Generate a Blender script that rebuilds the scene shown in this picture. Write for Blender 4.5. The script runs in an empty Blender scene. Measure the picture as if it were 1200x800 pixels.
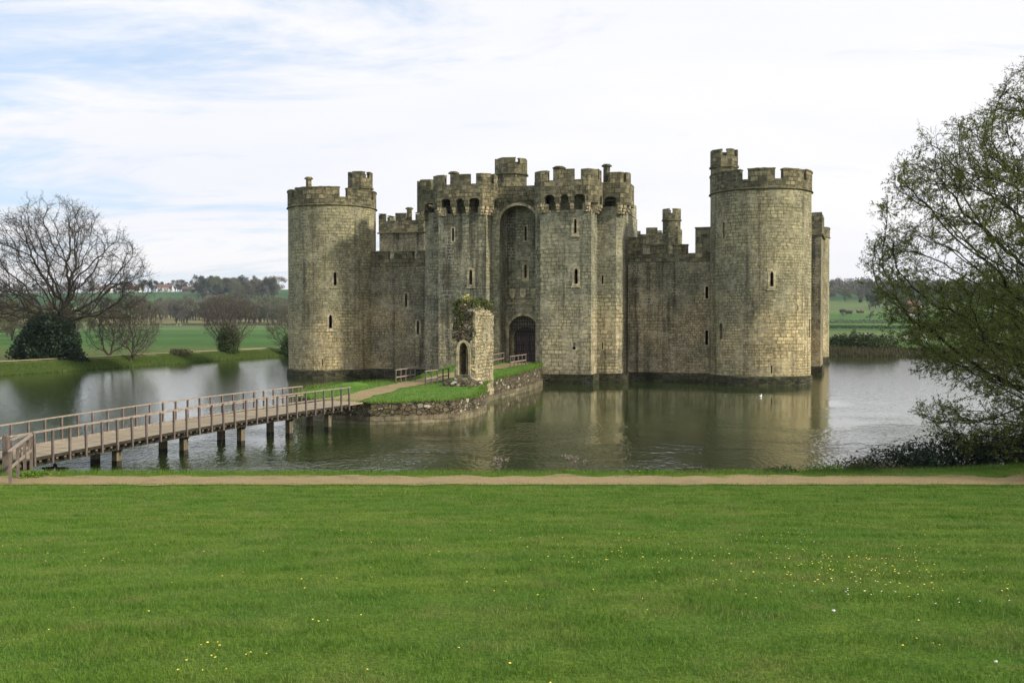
import bpy, bmesh, math, random
import numpy as np
from mathutils import Vector, noise, kdtree
random.seed(7); RNG = np.random.default_rng(7)
C = bpy.context.scene.collection
R = math.radians

# ------------------------------------------------------------------ camera
cam_d = bpy.data.cameras.new('camera'); cam = bpy.data.objects.new('camera', cam_d); C.objects.link(cam)
cam_d.sensor_width = 36; cam_d.lens = 35.0; cam_d.clip_end = 9000; cam_d.clip_start = .2
cam.location = (0, 0, 5.4); cam.rotation_euler = (R(90 - 1.08), 0, 0)
bpy.context.scene.camera = cam
# ------------------------------------------------------------------ light and sky
SUN_EL, SUN_AZ = 27.0, 117.0          # azimuth clockwise from +Y: the sun stands right of and slightly behind the camera
sd_ = Vector((math.sin(R(SUN_AZ)) * math.cos(R(SUN_EL)), math.cos(R(SUN_AZ)) * math.cos(R(SUN_EL)), math.sin(R(SUN_EL))))
sun_d = bpy.data.lights.new('sun', 'SUN'); sun = bpy.data.objects.new('sun', sun_d); C.objects.link(sun)
sun_d.energy = 3.5; sun_d.angle = R(5.0); sun_d.color = (1.0, .91, .76)
sun.rotation_euler = sd_.to_track_quat('Z', 'Y').to_euler()
W = bpy.data.worlds.new('World'); bpy.context.scene.world = W; W.use_nodes = True
def world():
    nt = W.node_tree; N = nt.nodes; L = nt.links; N.clear()
    out = N.new('ShaderNodeOutputWorld'); bg = N.new('ShaderNodeBackground'); L.new(bg.outputs[0], out.inputs[0])
    bg.inputs[1].default_value = .13
    sky = N.new('ShaderNodeTexSky'); sky.sky_type = 'NISHITA'; sky.sun_disc = False
    sky.sun_elevation = R(SUN_EL); sky.sun_rotation = R(SUN_AZ); sky.air_density = 1.0; sky.dust_density = 1.2; sky.ozone_density = 1.0
    tc = N.new('ShaderNodeTexCoord')
    sep = N.new('ShaderNodeSeparateXYZ'); L.new(tc.outputs['Generated'], sep.inputs[0])
    # project the view direction on a cloud layer
    mz = N.new('ShaderNodeMath'); mz.operation = 'MAXIMUM'; L.new(sep.outputs[2], mz.inputs[0]); mz.inputs[1].default_value = 0.0
    ad = N.new('ShaderNodeMath'); ad.operation = 'ADD'; L.new(mz.outputs[0], ad.inputs[0]); ad.inputs[1].default_value = .22
    dx = N.new('ShaderNodeMath'); dx.operation = 'DIVIDE'; L.new(sep.outputs[0], dx.inputs[0]); L.new(ad.outputs[0], dx.inputs[1])
    dy = N.new('ShaderNodeMath'); dy.operation = 'DIVIDE'; L.new(sep.outputs[1], dy.inputs[0]); L.new(ad.outputs[0], dy.inputs[1])
    cb = N.new('ShaderNodeCombineXYZ'); L.new(dx.outputs[0], cb.inputs[0]); L.new(dy.outputs[0], cb.inputs[1])
    mp = N.new('ShaderNodeMapping'); L.new(cb.outputs[0], mp.inputs[0]); mp.inputs['Rotation'].default_value = (0, 0, R(-32)); mp.inputs['Scale'].default_value = (.8, 2.0, 1); mp.inputs['Location'].default_value = (1.3, .4, 0)
    n1 = N.new('ShaderNodeTexNoise'); L.new(mp.outputs[0], n1.inputs[0]); n1.inputs['Scale'].default_value = 1.0; n1.inputs['Detail'].default_value = 8; n1.inputs['Roughness'].default_value = .66; n1.inputs['Distortion'].default_value = .9
    # less cloud to the left
    lf = N.new('ShaderNodeMapRange'); L.new(sep.outputs[0], lf.inputs[0]); lf.inputs[1].default_value = -.6; lf.inputs[2].default_value = .25; lf.inputs[3].default_value = -.04; lf.inputs[4].default_value = .20
    s1 = N.new('ShaderNodeMath'); s1.operation = 'ADD'; L.new(n1.outputs[0], s1.inputs[0]); L.new(lf.outputs[0], s1.inputs[1])
    hz = N.new('ShaderNodeMapRange'); L.new(sep.outputs[2], hz.inputs[0]); hz.inputs[1].default_value = .0; hz.inputs[2].default_value = .12; hz.inputs[3].default_value = .10; hz.inputs[4].default_value = 0
    s2 = N.new('ShaderNodeMath'); s2.operation = 'ADD'; L.new(s1.outputs[0], s2.inputs[0]); L.new(hz.outputs[0], s2.inputs[1])
    rp = N.new('ShaderNodeMapRange'); rp.interpolation_type = 'SMOOTHSTEP'; L.new(s2.outputs[0], rp.inputs[0]); rp.inputs[1].default_value = .38; rp.inputs[2].default_value = .62; rp.inputs[3].default_value = .15; rp.inputs[4].default_value = 1.0
    n2 = N.new('ShaderNodeTexNoise'); L.new(mp.outputs[0], n2.inputs[0]); n2.inputs['Scale'].default_value = .7; n2.inputs['Detail'].default_value = 5
    cr = N.new('ShaderNodeValToRGB'); L.new(n2.outputs[0], cr.inputs[0])
    cr.color_ramp.elements[0].position = .3; cr.color_ramp.elements[0].color = (5.9, 6.0, 6.4, 1)
    cr.color_ramp.elements[1].position = .65; cr.color_ramp.elements[1].color = (6.7, 6.6, 6.6, 1)
    mx = N.new('ShaderNodeMix'); mx.data_type = 'RGBA'; L.new(rp.outputs[0], mx.inputs[0])
    sm = N.new('ShaderNodeMix'); sm.data_type = 'RGBA'; sm.inputs[0].default_value = .6; L.new(sky.outputs[0], sm.inputs[6]); sm.inputs[7].default_value = (3.5, 4.8, 6.8, 1)
    L.new(sm.outputs[2], mx.inputs[6]); L.new(cr.outputs[0], mx.inputs[7])
    L.new(mx.outputs[2], bg.inputs[0])
world()
vs = bpy.context.scene.view_settings
vs.view_transform = 'Standard'; vs.look = 'None'; vs.exposure = 0.30; vs.gamma = 1; vs.use_curve_mapping = False
bpy.context.scene.cycles.max_bounces = 6; bpy.context.scene.cycles.diffuse_bounces = 3
bpy.context.scene.cycles.transparent_max_bounces = 12

# ------------------------------------------------------------------ materials
def mat(name):
    m = bpy.data.materials.new(name); m.use_nodes = True
    nt = m.node_tree; return m, nt, nt.nodes, nt.links, nt.nodes['Principled BSDF']
def mixc(N, L, fac, a, b, typ='MIX'):
    x = N.new('ShaderNodeMix'); x.data_type = 'RGBA'; x.blend_type = typ
    for sock, v in ((x.inputs[0], fac), (x.inputs[6], a), (x.inputs[7], b)):
        if isinstance(v, (int, float)): sock.default_value = v
        elif isinstance(v, tuple): sock.default_value = (*v, 1) if len(v) == 3 else v
        else: L.new(v, sock)
    return x.outputs[2]
def nz(N, L, vec, scale, detail=4, rough=.55, dist=0, vscale=None):
    if vscale:
        mp = N.new('ShaderNodeMapping'); L.new(vec, mp.inputs[0]); mp.inputs['Scale'].default_value = vscale; vec = mp.outputs[0]
    n = N.new('ShaderNodeTexNoise'); L.new(vec, n.inputs[0]); n.inputs['Scale'].default_value = scale
    n.inputs['Detail'].default_value = detail; n.inputs['Roughness'].default_value = rough; n.inputs['Distortion'].default_value = dist
    return n.outputs[0]
def rng(N, L, v, a, b, c=0., d=1., smooth=True):
    r = N.new('ShaderNodeMapRange'); L.new(v, r.inputs[0])
    if smooth: r.interpolation_type = 'SMOOTHSTEP'
    for i, q in enumerate((a, b, c, d)): r.inputs[i + 1].default_value = q
    return r.outputs[0]
def mth(N, L, op, a, b):
    m = N.new('ShaderNodeMath'); m.operation = op
    for i, v in enumerate((a, b)):
        if isinstance(v, (int, float)): m.inputs[i].default_value = v
        else: L.new(v, m.inputs[i])
    return m.outputs[0]
def bump(N, L, bs, h, st, dist):
    b = N.new('ShaderNodeBump'); L.new(h, b.inputs['Height']); b.inputs['Strength'].default_value = st; b.inputs['Distance'].default_value = dist
    L.new(b.outputs[0], bs.inputs['Normal']); return b

def ashlar(name, warm, cool, mortar, bw=.52, bh=.30, stain=.6, streak=.5, moss=.3, mort=.022, dark=(.045, .043, .03), seed=0., tn=.28, zw=True):
    m, nt, N, L, bs = mat(name)
    uv = N.new('ShaderNodeUVMap').outputs[0]; geo = N.new('ShaderNodeNewGeometry').outputs['Position']
    # wobble the courses a little
    nd = N.new('ShaderNodeTexNoise'); L.new(uv, nd.inputs[0]); nd.inputs['Scale'].default_value = .8; nd.inputs['Detail'].default_value = 3
    sub = N.new('ShaderNodeVectorMath'); sub.operation = 'MULTIPLY_ADD'; L.new(nd.outputs['Color'], sub.inputs[0]); sub.inputs[1].default_value = (.16, .07, 0); L.new(uv, sub.inputs[2])
    def brick(w, h, ms, off):
        br = N.new('ShaderNodeTexBrick'); mp = N.new('ShaderNodeMapping'); L.new(sub.outputs[0], mp.inputs[0]); mp.inputs['Location'].default_value = (off, off * .7, 0); L.new(mp.outputs[0], br.inputs[0])
        br.inputs['Scale'].default_value = 1; br.inputs['Brick Width'].default_value = w; br.inputs['Row Height'].default_value = h
        br.inputs['Mortar Size'].default_value = ms; br.inputs['Mortar Smooth'].default_value = .35; br.inputs['Bias'].default_value = 0
        br.inputs['Color1'].default_value = (0, 0, 0, 1); br.inputs['Color2'].default_value = (1, 1, 1, 1); br.inputs['Mortar'].default_value = (.5, .5, .5, 1)
        br.offset_frequency = 2; br.squash = .75; br.squash_frequency = 3
        return br
    b1 = brick(bw, bh, mort, seed); b2 = brick(bw * .72, bh * .78, mort * .9, seed + 3.3)
    zone = rng(N, L, nz(N, L, uv, .16, 2), .49, .53)
    bc = mixc(N, L, zone, b1.outputs[0], b2.outputs[0])
    fc = N.new('ShaderNodeMix'); L.new(zone, fc.inputs[0]); L.new(b1.outputs[1], fc.inputs[2]); L.new(b2.outputs[1], fc.inputs[3]); fac = fc.outputs[0]
    big = nz(N, L, geo, .22, 5, .6, .4)
    c0 = mixc(N, L, rng(N, L, big, .38, .64), tuple(warm), tuple(cool))
    # tone of the single stone
    tone = mixc(N, L, bc, (1 - tn, 1 - tn, 1 - tn * .95), (1 + tn, 1 + tn * .95, 1 + tn * .7)); c1 = mixc(N, L, 1.0, c0, tone, 'MULTIPLY')
    fine = nz(N, L, geo, 3.2, 6, .7); c1 = mixc(N, L, 1.0, c1, mixc(N, L, rng(N, L, fine, .3, .72), (.55, .55, .52), (1.35, 1.33, 1.25)), 'MULTIPLY')
    if zw:      # the foot of the walls is washed paler and warmer, the heads weathered greyer
        sz = N.new('ShaderNodeSeparateXYZ'); L.new(geo, sz.inputs[0]); zz_ = mth(N, L, 'ADD', sz.outputs[2], mth(N, L, 'MULTIPLY', big, 7.))
        c1 = mixc(N, L, 1.0, c1, mixc(N, L, rng(N, L, zz_, 7, 12.5), (1.22, 1.14, 1.04), (.86, .88, .86)), 'MULTIPLY')
    # ochre and pale lichen
    och = rng(N, L, nz(N, L, geo, .9, 5, .7), .60, .74, 0, .5); c1 = mixc(N, L, och, c1, (warm[0] * 1.15, warm[1] * .92, warm[2] * .62))
    mo = rng(N, L, nz(N, L, geo, .42, 6, .65, .6), .50, .70, 0, moss); c1 = mixc(N, L, mo, c1, (.075, .085, .035))
    # runs of dirt down the wall
    st = nz(N, L, uv, 1.0, 5, .6, .3, (1.15, .04, 1)); st2 = nz(N, L, geo, .6, 4, .7)
    sf = rng(N, L, mth(N, L, 'ADD', st, mth(N, L, 'MULTIPLY', st2, .25)), .62, .80, 0, streak); c1 = mixc(N, L, sf, c1, tuple(dark))
    bl = rng(N, L, nz(N, L, geo, 1.5, 6, .75, .3), .54, .70, 0, stain); c1 = mixc(N, L, bl, c1, tuple(dark))
    sp = rng(N, L, nz(N, L, geo, 9, 3, .6), .66, .74, 0, .55); c1 = mixc(N, L, sp, c1, (mortar[0], mortar[1], mortar[2]))
    mv = rng(N, L, nz(N, L, geo, .7, 4), .46, .66)
    mc = mixc(N, L, mv, (dark[0] * 1.3, dark[1] * 1.3, dark[2] * 1.3), tuple(mortar))
    c2 = mixc(N, L, mth(N, L, 'MULTIPLY', fac, .85), c1, mc)
    L.new(c2, bs.inputs['Base Color']); bs.inputs['Roughness'].default_value = .93; bs.inputs['Specular IOR Level'].default_value = .2
    h = mth(N, L, 'ADD', mth(N, L, 'MULTIPLY', fac, -.5), mth(N, L, 'ADD', mth(N, L, 'MULTIPLY', fine, .7), mth(N, L, 'MULTIPLY', bc, .25)))
    bump(N, L, bs, h, .8, .09)
    return m
WARM = (.36, .315, .20); COOL = (.235, .225, .155); MORT = (.46, .42, .32)
M = {}
M['tower'] = ashlar('tower_stone', (.44, .39, .25), (.34, .315, .21), (.56, .52, .40), .54, .30, .28, .65, .34, .024, tn=.18)
M['gate'] = ashlar('gatehouse_stone', (.39, .365, .26), (.28, .275, .21), (.54, .51, .41), .66, .36, .40, .85, .30, .028, seed=5., tn=.20)
M['curtain'] = ashlar('curtain_stone', (.39, .335, .225), (.25, .235, .17), (.52, .47, .36), .48, .27, .45, .9, .33, .026, seed=9., tn=.20)
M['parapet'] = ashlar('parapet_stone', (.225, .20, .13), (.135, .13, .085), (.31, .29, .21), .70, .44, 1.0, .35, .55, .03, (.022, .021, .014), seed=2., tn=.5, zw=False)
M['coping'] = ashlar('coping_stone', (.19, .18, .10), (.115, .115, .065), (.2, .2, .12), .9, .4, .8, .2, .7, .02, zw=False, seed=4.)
M['plinth'] = ashlar('plinth_stone', (.085, .08, .05), (.026, .028, .016), (.16, .15, .12), .7, .34, .9, .3, .7, .03, (.010, .012, .007), seed=6., tn=.5, zw=False)
M['frame'] = ashlar('dressed_stone', (.50, .43, .29), (.42, .38, .27), (.4, .36, .26), .8, .5, .3, .2, .2, .01, zw=False, seed=1.)
M['ruin'] = ashlar('ruin_stone', (.44, .385, .25), (.32, .29, .19), (.50, .46, .34), .36, .23, .6, .35, .35, .03, zw=False, seed=8.)
M['rubble'] = None
M['footing'] = ashlar('footing_stone', (.22, .19, .13), (.15, .135, .095), (.2, .18, .13), .9, .5, .5, .5, .3, .02, zw=False, seed=14.)

def rubble_mat():
    m, nt, N, L, bs = mat('rubble_stone')
    geo = N.new('ShaderNodeNewGeometry').outputs['Position']
    mp = N.new('ShaderNodeMapping'); L.new(geo, mp.inputs[0]); mp.inputs['Scale'].default_value = (1, 1, 1.6)
    nd = N.new('ShaderNodeTexNoise'); L.new(geo, nd.inputs[0]); nd.inputs['Scale'].default_value = 3; 
    sb = N.new('ShaderNodeVectorMath'); sb.operation = 'MULTIPLY_ADD'; L.new(nd.outputs['Color'], sb.inputs[0]); sb.inputs[1].default_value = (.25, .25, .25); L.new(mp.outputs[0], sb.inputs[2])
    v1 = N.new('ShaderNodeTexVoronoi'); v1.inputs['Scale'].default_value = 3.0; L.new(sb.outputs[0], v1.inputs['Vector'])
    v2 = N.new('ShaderNodeTexVoronoi'); v2.feature = 'DISTANCE_TO_EDGE'; v2.inputs['Scale'].default_value = 3.0; L.new(sb.outputs[0], v2.inputs['Vector'])
    sp = N.new('ShaderNodeSeparateXYZ'); L.new(v1.outputs['Color'], sp.inputs[0])
    col = mixc(N, L, sp.outputs[0], (.085, .068, .038), (.20, .16, .10)); col = mixc(N, L, rng(N, L, sp.outputs[1], .86, .96), col, (.42, .39, .30))
    ms = rng(N, L, nz(N, L, geo, 1.2, 6, .7), .46, .62, 0, .8); col = mixc(N, L, ms, col, (.05, .055, .018)); col = mixc(N, L, rng(N, L, nz(N, L, geo, 2.1, 4, .7), .5, .66, 0, .6), col, (.10, .055, .025))
    e = rng(N, L, v2.outputs['Distance'], .02, .10); col = mixc(N, L, e, (.022, .020, .012), col)
    L.new(col, bs.inputs['Base Color']); bs.inputs['Roughness'].default_value = .95; bump(N, L, bs, mth(N, L, 'ADD', e, nz(N, L, geo, 9, 4)), 1., .08); return m
M['rubble'] = rubble_mat()
def plain(name, col, col2=None, scale=3., rough=.85, bmp=0., vscale=None, spec=.3, detail=4):
    m, nt, N, L, bs = mat(name)
    geo = N.new('ShaderNodeNewGeometry').outputs['Position']
    n = nz(N, L, geo, scale, detail, .6, 0, vscale)
    L.new(mixc(N, L, rng(N, L, n, .35, .65), tuple(col), tuple(col2 or [c * .6 for c in col])), bs.inputs['Base Color'])
    bs.inputs['Roughness'].default_value = rough; bs.inputs['Specular IOR Level'].default_value = spec
    if bmp: bump(N, L, bs, n, .7, bmp)
    return m
M['painted_shade'] = plain('painted_opening_shade', (.006, .005, .004), rough=1, spec=0)  # near-black back panel paints the deep shade inside window openings
M['iron'] = plain('iron', (.05, .045, .045), (.03, .025, .025), 8, .6)
M['lead'] = plain('lead_roof', (.20, .20, .21), (.13, .13, .14), 1, .7)
M['wood'] = plain('weathered_wood', (.19, .15, .125), (.11, .09, .08), 14, .85, .01, (1, 1, .25))
M['woodpale'] = plain('handrail_wood', (.34, .28, .22), (.22, .18, .15), 9, .8, .01)
M['pile'] = plain('pile_wood', (.20, .165, .11), (.11, .095, .06), 7, .85, .02, (1, 1, .12))
M['darkwood'] = plain('wet_dark_wood', (.05, .042, .03), (.025, .022, .015), 6, .8, .01)
def wood_deck():
    m, nt, N, L, bs = mat('deck_boards')
    uv = N.new('ShaderNodeUVMap').outputs[0]; br = N.new('ShaderNodeTexBrick'); L.new(uv, br.inputs[0])
    br.inputs['Scale'].default_value = 1; br.inputs['Brick Width'].default_value = 8; br.inputs['Row Height'].default_value = .15; br.inputs['Mortar Size'].default_value = .008
    br.inputs['Color1'].default_value = (.38, .30, .19, 1); br.inputs['Color2'].default_value = (.19, .15, .10, 1); br.inputs['Mortar'].default_value = (.05, .04, .03, 1)
    n = nz(N, L, uv, 5, 4); L.new(mixc(N, L, .35, br.outputs[0], mixc(N, L, n, (.27, .22, .14), (.48, .40, .25))), bs.inputs['Base Color']); bs.inputs['Roughness'].default_value = .85
    return m
M['deck'] = wood_deck()
def door_mat():
    m, nt, N, L, bs = mat('door_planks')
    uv = N.new('ShaderNodeUVMap').outputs[0]; br = N.new('ShaderNodeTexBrick'); L.new(uv, br.inputs[0])
    br.inputs['Scale'].default_value = 1; br.inputs['Brick Width'].default_value = .22; br.inputs['Row Height'].default_value = .9; br.inputs['Mortar Size'].default_value = .03
    br.inputs['Color1'].default_value = (.13, .085, .075, 1); br.inputs['Color2'].default_value = (.085, .058, .055, 1); br.inputs['Mortar'].default_value = (.02, .015, .015, 1)
    L.new(br.outputs[0], bs.inputs['Base Color']); bs.inputs['Roughness'].default_value = .8
    return m
M['door'] = door_mat()
def ground_mat(far=False):
    m, nt, N, L, bs = mat('meadow_ground' if far else 'turf')
    geo = N.new('ShaderNodeNewGeometry').outputs['Position']
    sp = N.new('ShaderNodeSeparateXYZ'); L.new(geo, sp.inputs[0])
    a = nz(N, L, geo, .35, 5, .6); b = nz(N, L, geo, 2.2, 6, .7, 0, (1, .6, 1)); c = nz(N, L, geo, 22, 5, .75)
    if not far:
        col = mixc(N, L, rng(N, L, a, .36, .66), (.070, .155, .015), (.140, .205, .028))
        col = mixc(N, L, rng(N, L, b, .42, .70, 0, .65), col, (.034, .098, .010))
        col = mixc(N, L, rng(N, L, nz(N, L, geo, 1.1, 6, .7), .52, .70, 0, .65), col, (.165, .165, .055))
        col = mixc(N, L, 1.0, col, mixc(N, L, rng(N, L, c, .3, .7), (.5, .52, .5), (1.5, 1.45, 1.3)), 'MULTIPLY')
    else:
        # fields beyond the moat: broad patches crossed by bands
        wob = mth(N, L, 'ADD', sp.outputs[1], mth(N, L, 'MULTIPLY', nz(N, L, geo, .004, 2), 120))
        yy = mth(N, L, 'DIVIDE', wob, 2000.)
        r1 = N.new('ShaderNodeValToRGB'); L.new(yy, r1.inputs[0]); r1.color_ramp.interpolation = 'CONSTANT'
        g1 = (.065, .150, .028, 1); g2 = (.050, .120, .024, 1); tan = (.22, .21, .085, 1); g3 = (.045, .110, .035, 1); g4 = (.11, .16, .05, 1); dk = (.045, .06, .03, 1)
        stops = [(0, g1), (.19, g2), (.225, g1), (.31, g4), (.405, tan), (.49, g4), (.56, g3), (.83, g3)]  # narrow darker strip is a shadow band painted into the left field colour
        e = r1.color_ramp.elements; e[0].color = stops[0][1]; e[1].position = stops[1][0]; e[1].color = stops[1][1]
        for p_, c_ in stops[2:]:
            q = e.new(p_); q.color = c_
        r2 = N.new('ShaderNodeValToRGB'); L.new(yy, r2.inputs[0]); r2.color_ramp.interpolation = 'CONSTANT'
        stops = [(0, g1), (.15, g4), (.24, g2), (.29, g1), (.40, g4), (.56, g3), (.66, dk)]
        e = r2.color_ramp.elements; e[0].color = stops[0][1]; e[1].position = stops[1][0]; e[1].color = stops[1][1]
        for p_, c_ in stops[2:]:
            q = e.new(p_); q.color = c_
        side = rng(N, L, sp.outputs[0], 40, 80)
        col = mixc(N, L, side, r1.outputs[0], r2.outputs[0])
        n3 = nz(N, L, geo, .02, 5, .6); col = mixc(N, L, 1.0, col, mixc(N, L, rng(N, L, n3, .3, .7), (.72, .75, .8), (1.25, 1.2, 1.1)), 'MULTIPLY')
        near = rng(N, L, sp.outputs[1], 175, 230, 1, 0)
        nc = mixc(N, L, rng(N, L, nz(N, L, geo, .5, 5), .4, .65), (.065, .12, .022), (.16, .17, .06)); col = mixc(N, L, near, col, nc)
    # mud below the waterline
    col = mixc(N, L, rng(N, L, sp.outputs[2], .02, .12, 1, 0), col, (.035, .035, .018))
    L.new(col, bs.inputs['Base Color']); bs.inputs['Roughness'].default_value = .95; bs.inputs['Specular IOR Level'].default_value = .15
    bump(N, L, bs, mth(N, L, 'ADD', c, mth(N, L, 'MULTIPLY', b, 2.)), .8, .05 if not far else .2)
    return m
M['turf'] = ground_mat(); M['meadow'] = ground_mat(True)
def gravel(name, a_, b_):
    m, nt, N, L, bs = mat(name)
    geo = N.new('ShaderNodeNewGeometry').outputs['Position']
    n = nz(N, L, geo, 14, 8, .85); n2 = nz(N, L, geo, 1.2, 5, .6)
    col = mixc(N, L, rng(N, L, n, .3, .7), a_, b_); col = mixc(N, L, rng(N, L, n2, .45, .75, 0, .5), col, (a_[0] * .7, a_[1] * .75, a_[2] * .7))
    L.new(col, bs.inputs['Base Color']); bs.inputs['Roughness'].default_value = .95; bump(N, L, bs, n, .8, .02); return m
M['gravel'] = gravel('sandy_gravel', (.17, .125, .052), (.38, .285, .13))
def blade_mat(name, a_, b_, c_=None, rough=.7, tr=.25):
    m, nt, N, L, bs = mat(name)
    at = N.new('ShaderNodeAttribute'); at.attribute_name = 'tone'
    geo = N.new('ShaderNodeNewGeometry').outputs['Position']
    col = mixc(N, L, at.outputs['Fac'], a_, b_)
    if c_: col = mixc(N, L, rng(N, L, nz(N, L, geo, .9, 6, .7), .46, .70, 0, .8), col, c_)
    L.new(col, bs.inputs['Base Color']); bs.inputs['Roughness'].default_value = rough; bs.inputs['Specular IOR Level'].default_value = .25
    if tr:
        t = N.new('ShaderNodeBsdfTranslucent'); L.new(col, t.inputs[0]); ms = N.new('ShaderNodeMixShader'); ms.inputs[0].default_value = tr
        L.new(bs.outputs[0], ms.inputs[1]); L.new(t.outputs[0], ms.inputs[2]); L.new(ms.outputs[0], N['Material Output'].inputs[0])
    return m
M['grass'] = blade_mat('lawn_grass', (.062, .155, .012), (.165, .265, .034), (.22, .24, .07))
M['rough_grass'] = blade_mat('bank_grass', (.06, .13, .018), (.15, .19, .05), (.10, .16, .03))
M['islegrass'] = plain('island_turf', (.10, .20, .02), (.055, .14, .014), 1.6, .95, .04, detail=7)
M['bark'] = plain('bark', (.060, .052, .035), (.032, .028, .02), 5, .95, .03, (1, 1, .3))
M['barkdark'] = plain('dark_bark', (.040, .034, .024), (.022, .02, .014), 6, .95, .03)
M['barkfar'] = plain('grey_bark', (.12, .10, .085), (.07, .06, .05), 2, .95)
M['bud'] = blade_mat('spring_leaf', (.10, .13, .025), (.23, .27, .065), None, .7, .4)
M['budfar'] = blade_mat('brown_bud', (.07, .062, .035), (.13, .115, .06), None, .9, .2)
M['holly'] = blade_mat('evergreen_leaf', (.010, .022, .010), (.022, .045, .020), None, .5, .05)
M['ivy'] = blade_mat('ivy_leaf', (.03, .055, .012), (.14, .15, .04), None, .6, .1)
M['brown'] = blade_mat('bramble_leaf', (.05, .055, .025), (.14, .12, .065), None, .8, .1)
M['grbush'] = blade_mat('hedge_leaf', (.03, .055, .018), (.075, .105, .035), None, .8, .1)
M['farleafA'] = blade_mat('far_twigs_grey', (.10, .095, .07), (.16, .15, .105), None, .9, .1)
M['farleafB'] = blade_mat('far_twigs_green', (.085, .11, .045), (.16, .18, .08), None, .9, .1)
M['farleafC'] = blade_mat('far_evergreen', (.022, .038, .028), (.05, .07, .045), None, .9, .05)
M['yellow'] = plain('dandelion_yellow', (.80, .70, .12), (.75, .62, .08), 5, .7)
M['white'] = plain('white_paint', (.78, .77, .74), (.7, .69, .66), .5, .7)
M['petal'] = plain('daisy_white', (.8, .8, .78), (.75, .75, .72), 5, .7)
M['redroof'] = plain('red_tile_roof', (.20, .105, .085), (.14, .08, .065), .6, .9)
M['brick'] = plain('red_brick', (.22, .13, .10), (.17, .10, .08), .6, .9)
M['slate'] = plain('slate_roof', (.11, .11, .12), (.07, .07, .08), .6, .8)
M['dim'] = plain('dark_shed_boards', (.04, .035, .03), (.03, .025, .022), 1, .9)
M['glass'] = plain('window_glass', (.03, .035, .04), (.02, .022, .025), 1, .2)
M['wool'] = plain('sheep_wool', (.62, .60, .52), (.5, .48, .42), 5, .95)
M['feather'] = plain('brown_feathers', (.06, .045, .035), (.03, .025, .02), 12, .7)
M['beak'] = plain('beak', (.35, .28, .04), (.3, .22, .04), 12, .5)
M['drake'] = plain('green_head', (.01, .05, .03), (.01, .03, .03), 12, .35)
def water_mat():
    m, nt, N, L, bs = mat('moat_water')
    geo = N.new('ShaderNodeNewGeometry').outputs['Position']
    bs.inputs['Base Color'].default_value = (.026, .042, .010, 1); bs.inputs['Roughness'].default_value = .04; bs.inputs['IOR'].default_value = 1.33
    bs.inputs['Specular IOR Level'].default_value = .5
    sp = N.new('ShaderNodeSeparateXYZ'); L.new(geo, sp.inputs[0])
    wob = nz(N, L, geo, .09, 3, .5, .4)
    # sheltered water in front of the castle, wind on the open parts
    ex = mth(N, L, 'DIVIDE', mth(N, L, 'SUBTRACT', sp.outputs[0], 3.5), 19.); ey = mth(N, L, 'DIVIDE', mth(N, L, 'SUBTRACT', sp.outputs[1], 64.), 29.)
    dd = mth(N, L, 'SQRT', mth(N, L, 'ADD', mth(N, L, 'MULTIPLY', ex, ex), mth(N, L, 'MULTIPLY', ey, ey)), 0)
    wind = rng(N, L, mth(N, L, 'ADD', dd, mth(N, L, 'MULTIPLY', mth(N, L, 'SUBTRACT', wob, .5), 3.2)), .55, 1.15, .22, 1.)
    w1 = nz(N, L, geo, 4.2, 2, .5, 0., (1, .45, 1)); w2 = nz(N, L, geo, 9.0, 3, .6, .2, (1, .7, 1)); w3 = nz(N, L, geo, 1.6, 2, .5, 0, (1, .8, 1))
    h = mth(N, L, 'ADD', mth(N, L, 'MULTIPLY', w1, .8), mth(N, L, 'ADD', mth(N, L, 'MULTIPLY', w2, .16), mth(N, L, 'MULTIPLY', w3, .25)))
    gp = rng(N, L, nz(N, L, geo, .16, 3, .55, .6), .42, .66); gy = rng(N, L, sp.outputs[1], 38, 64, 1., 0.)
    gust = mth(N, L, 'MULTIPLY', mth(N, L, 'MULTIPLY', gp, gy), 1.3)
    h = mth(N, L, 'MULTIPLY', h, mth(N, L, 'ADD', mth(N, L, 'MULTIPLY', wind, .45), mth(N, L, 'ADD', gust, mth(N, L, 'MULTIPLY', gy, .35))))
    bump(N, L, bs, h, 1., .050)
    return m
M['water'] = water_mat()

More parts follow.
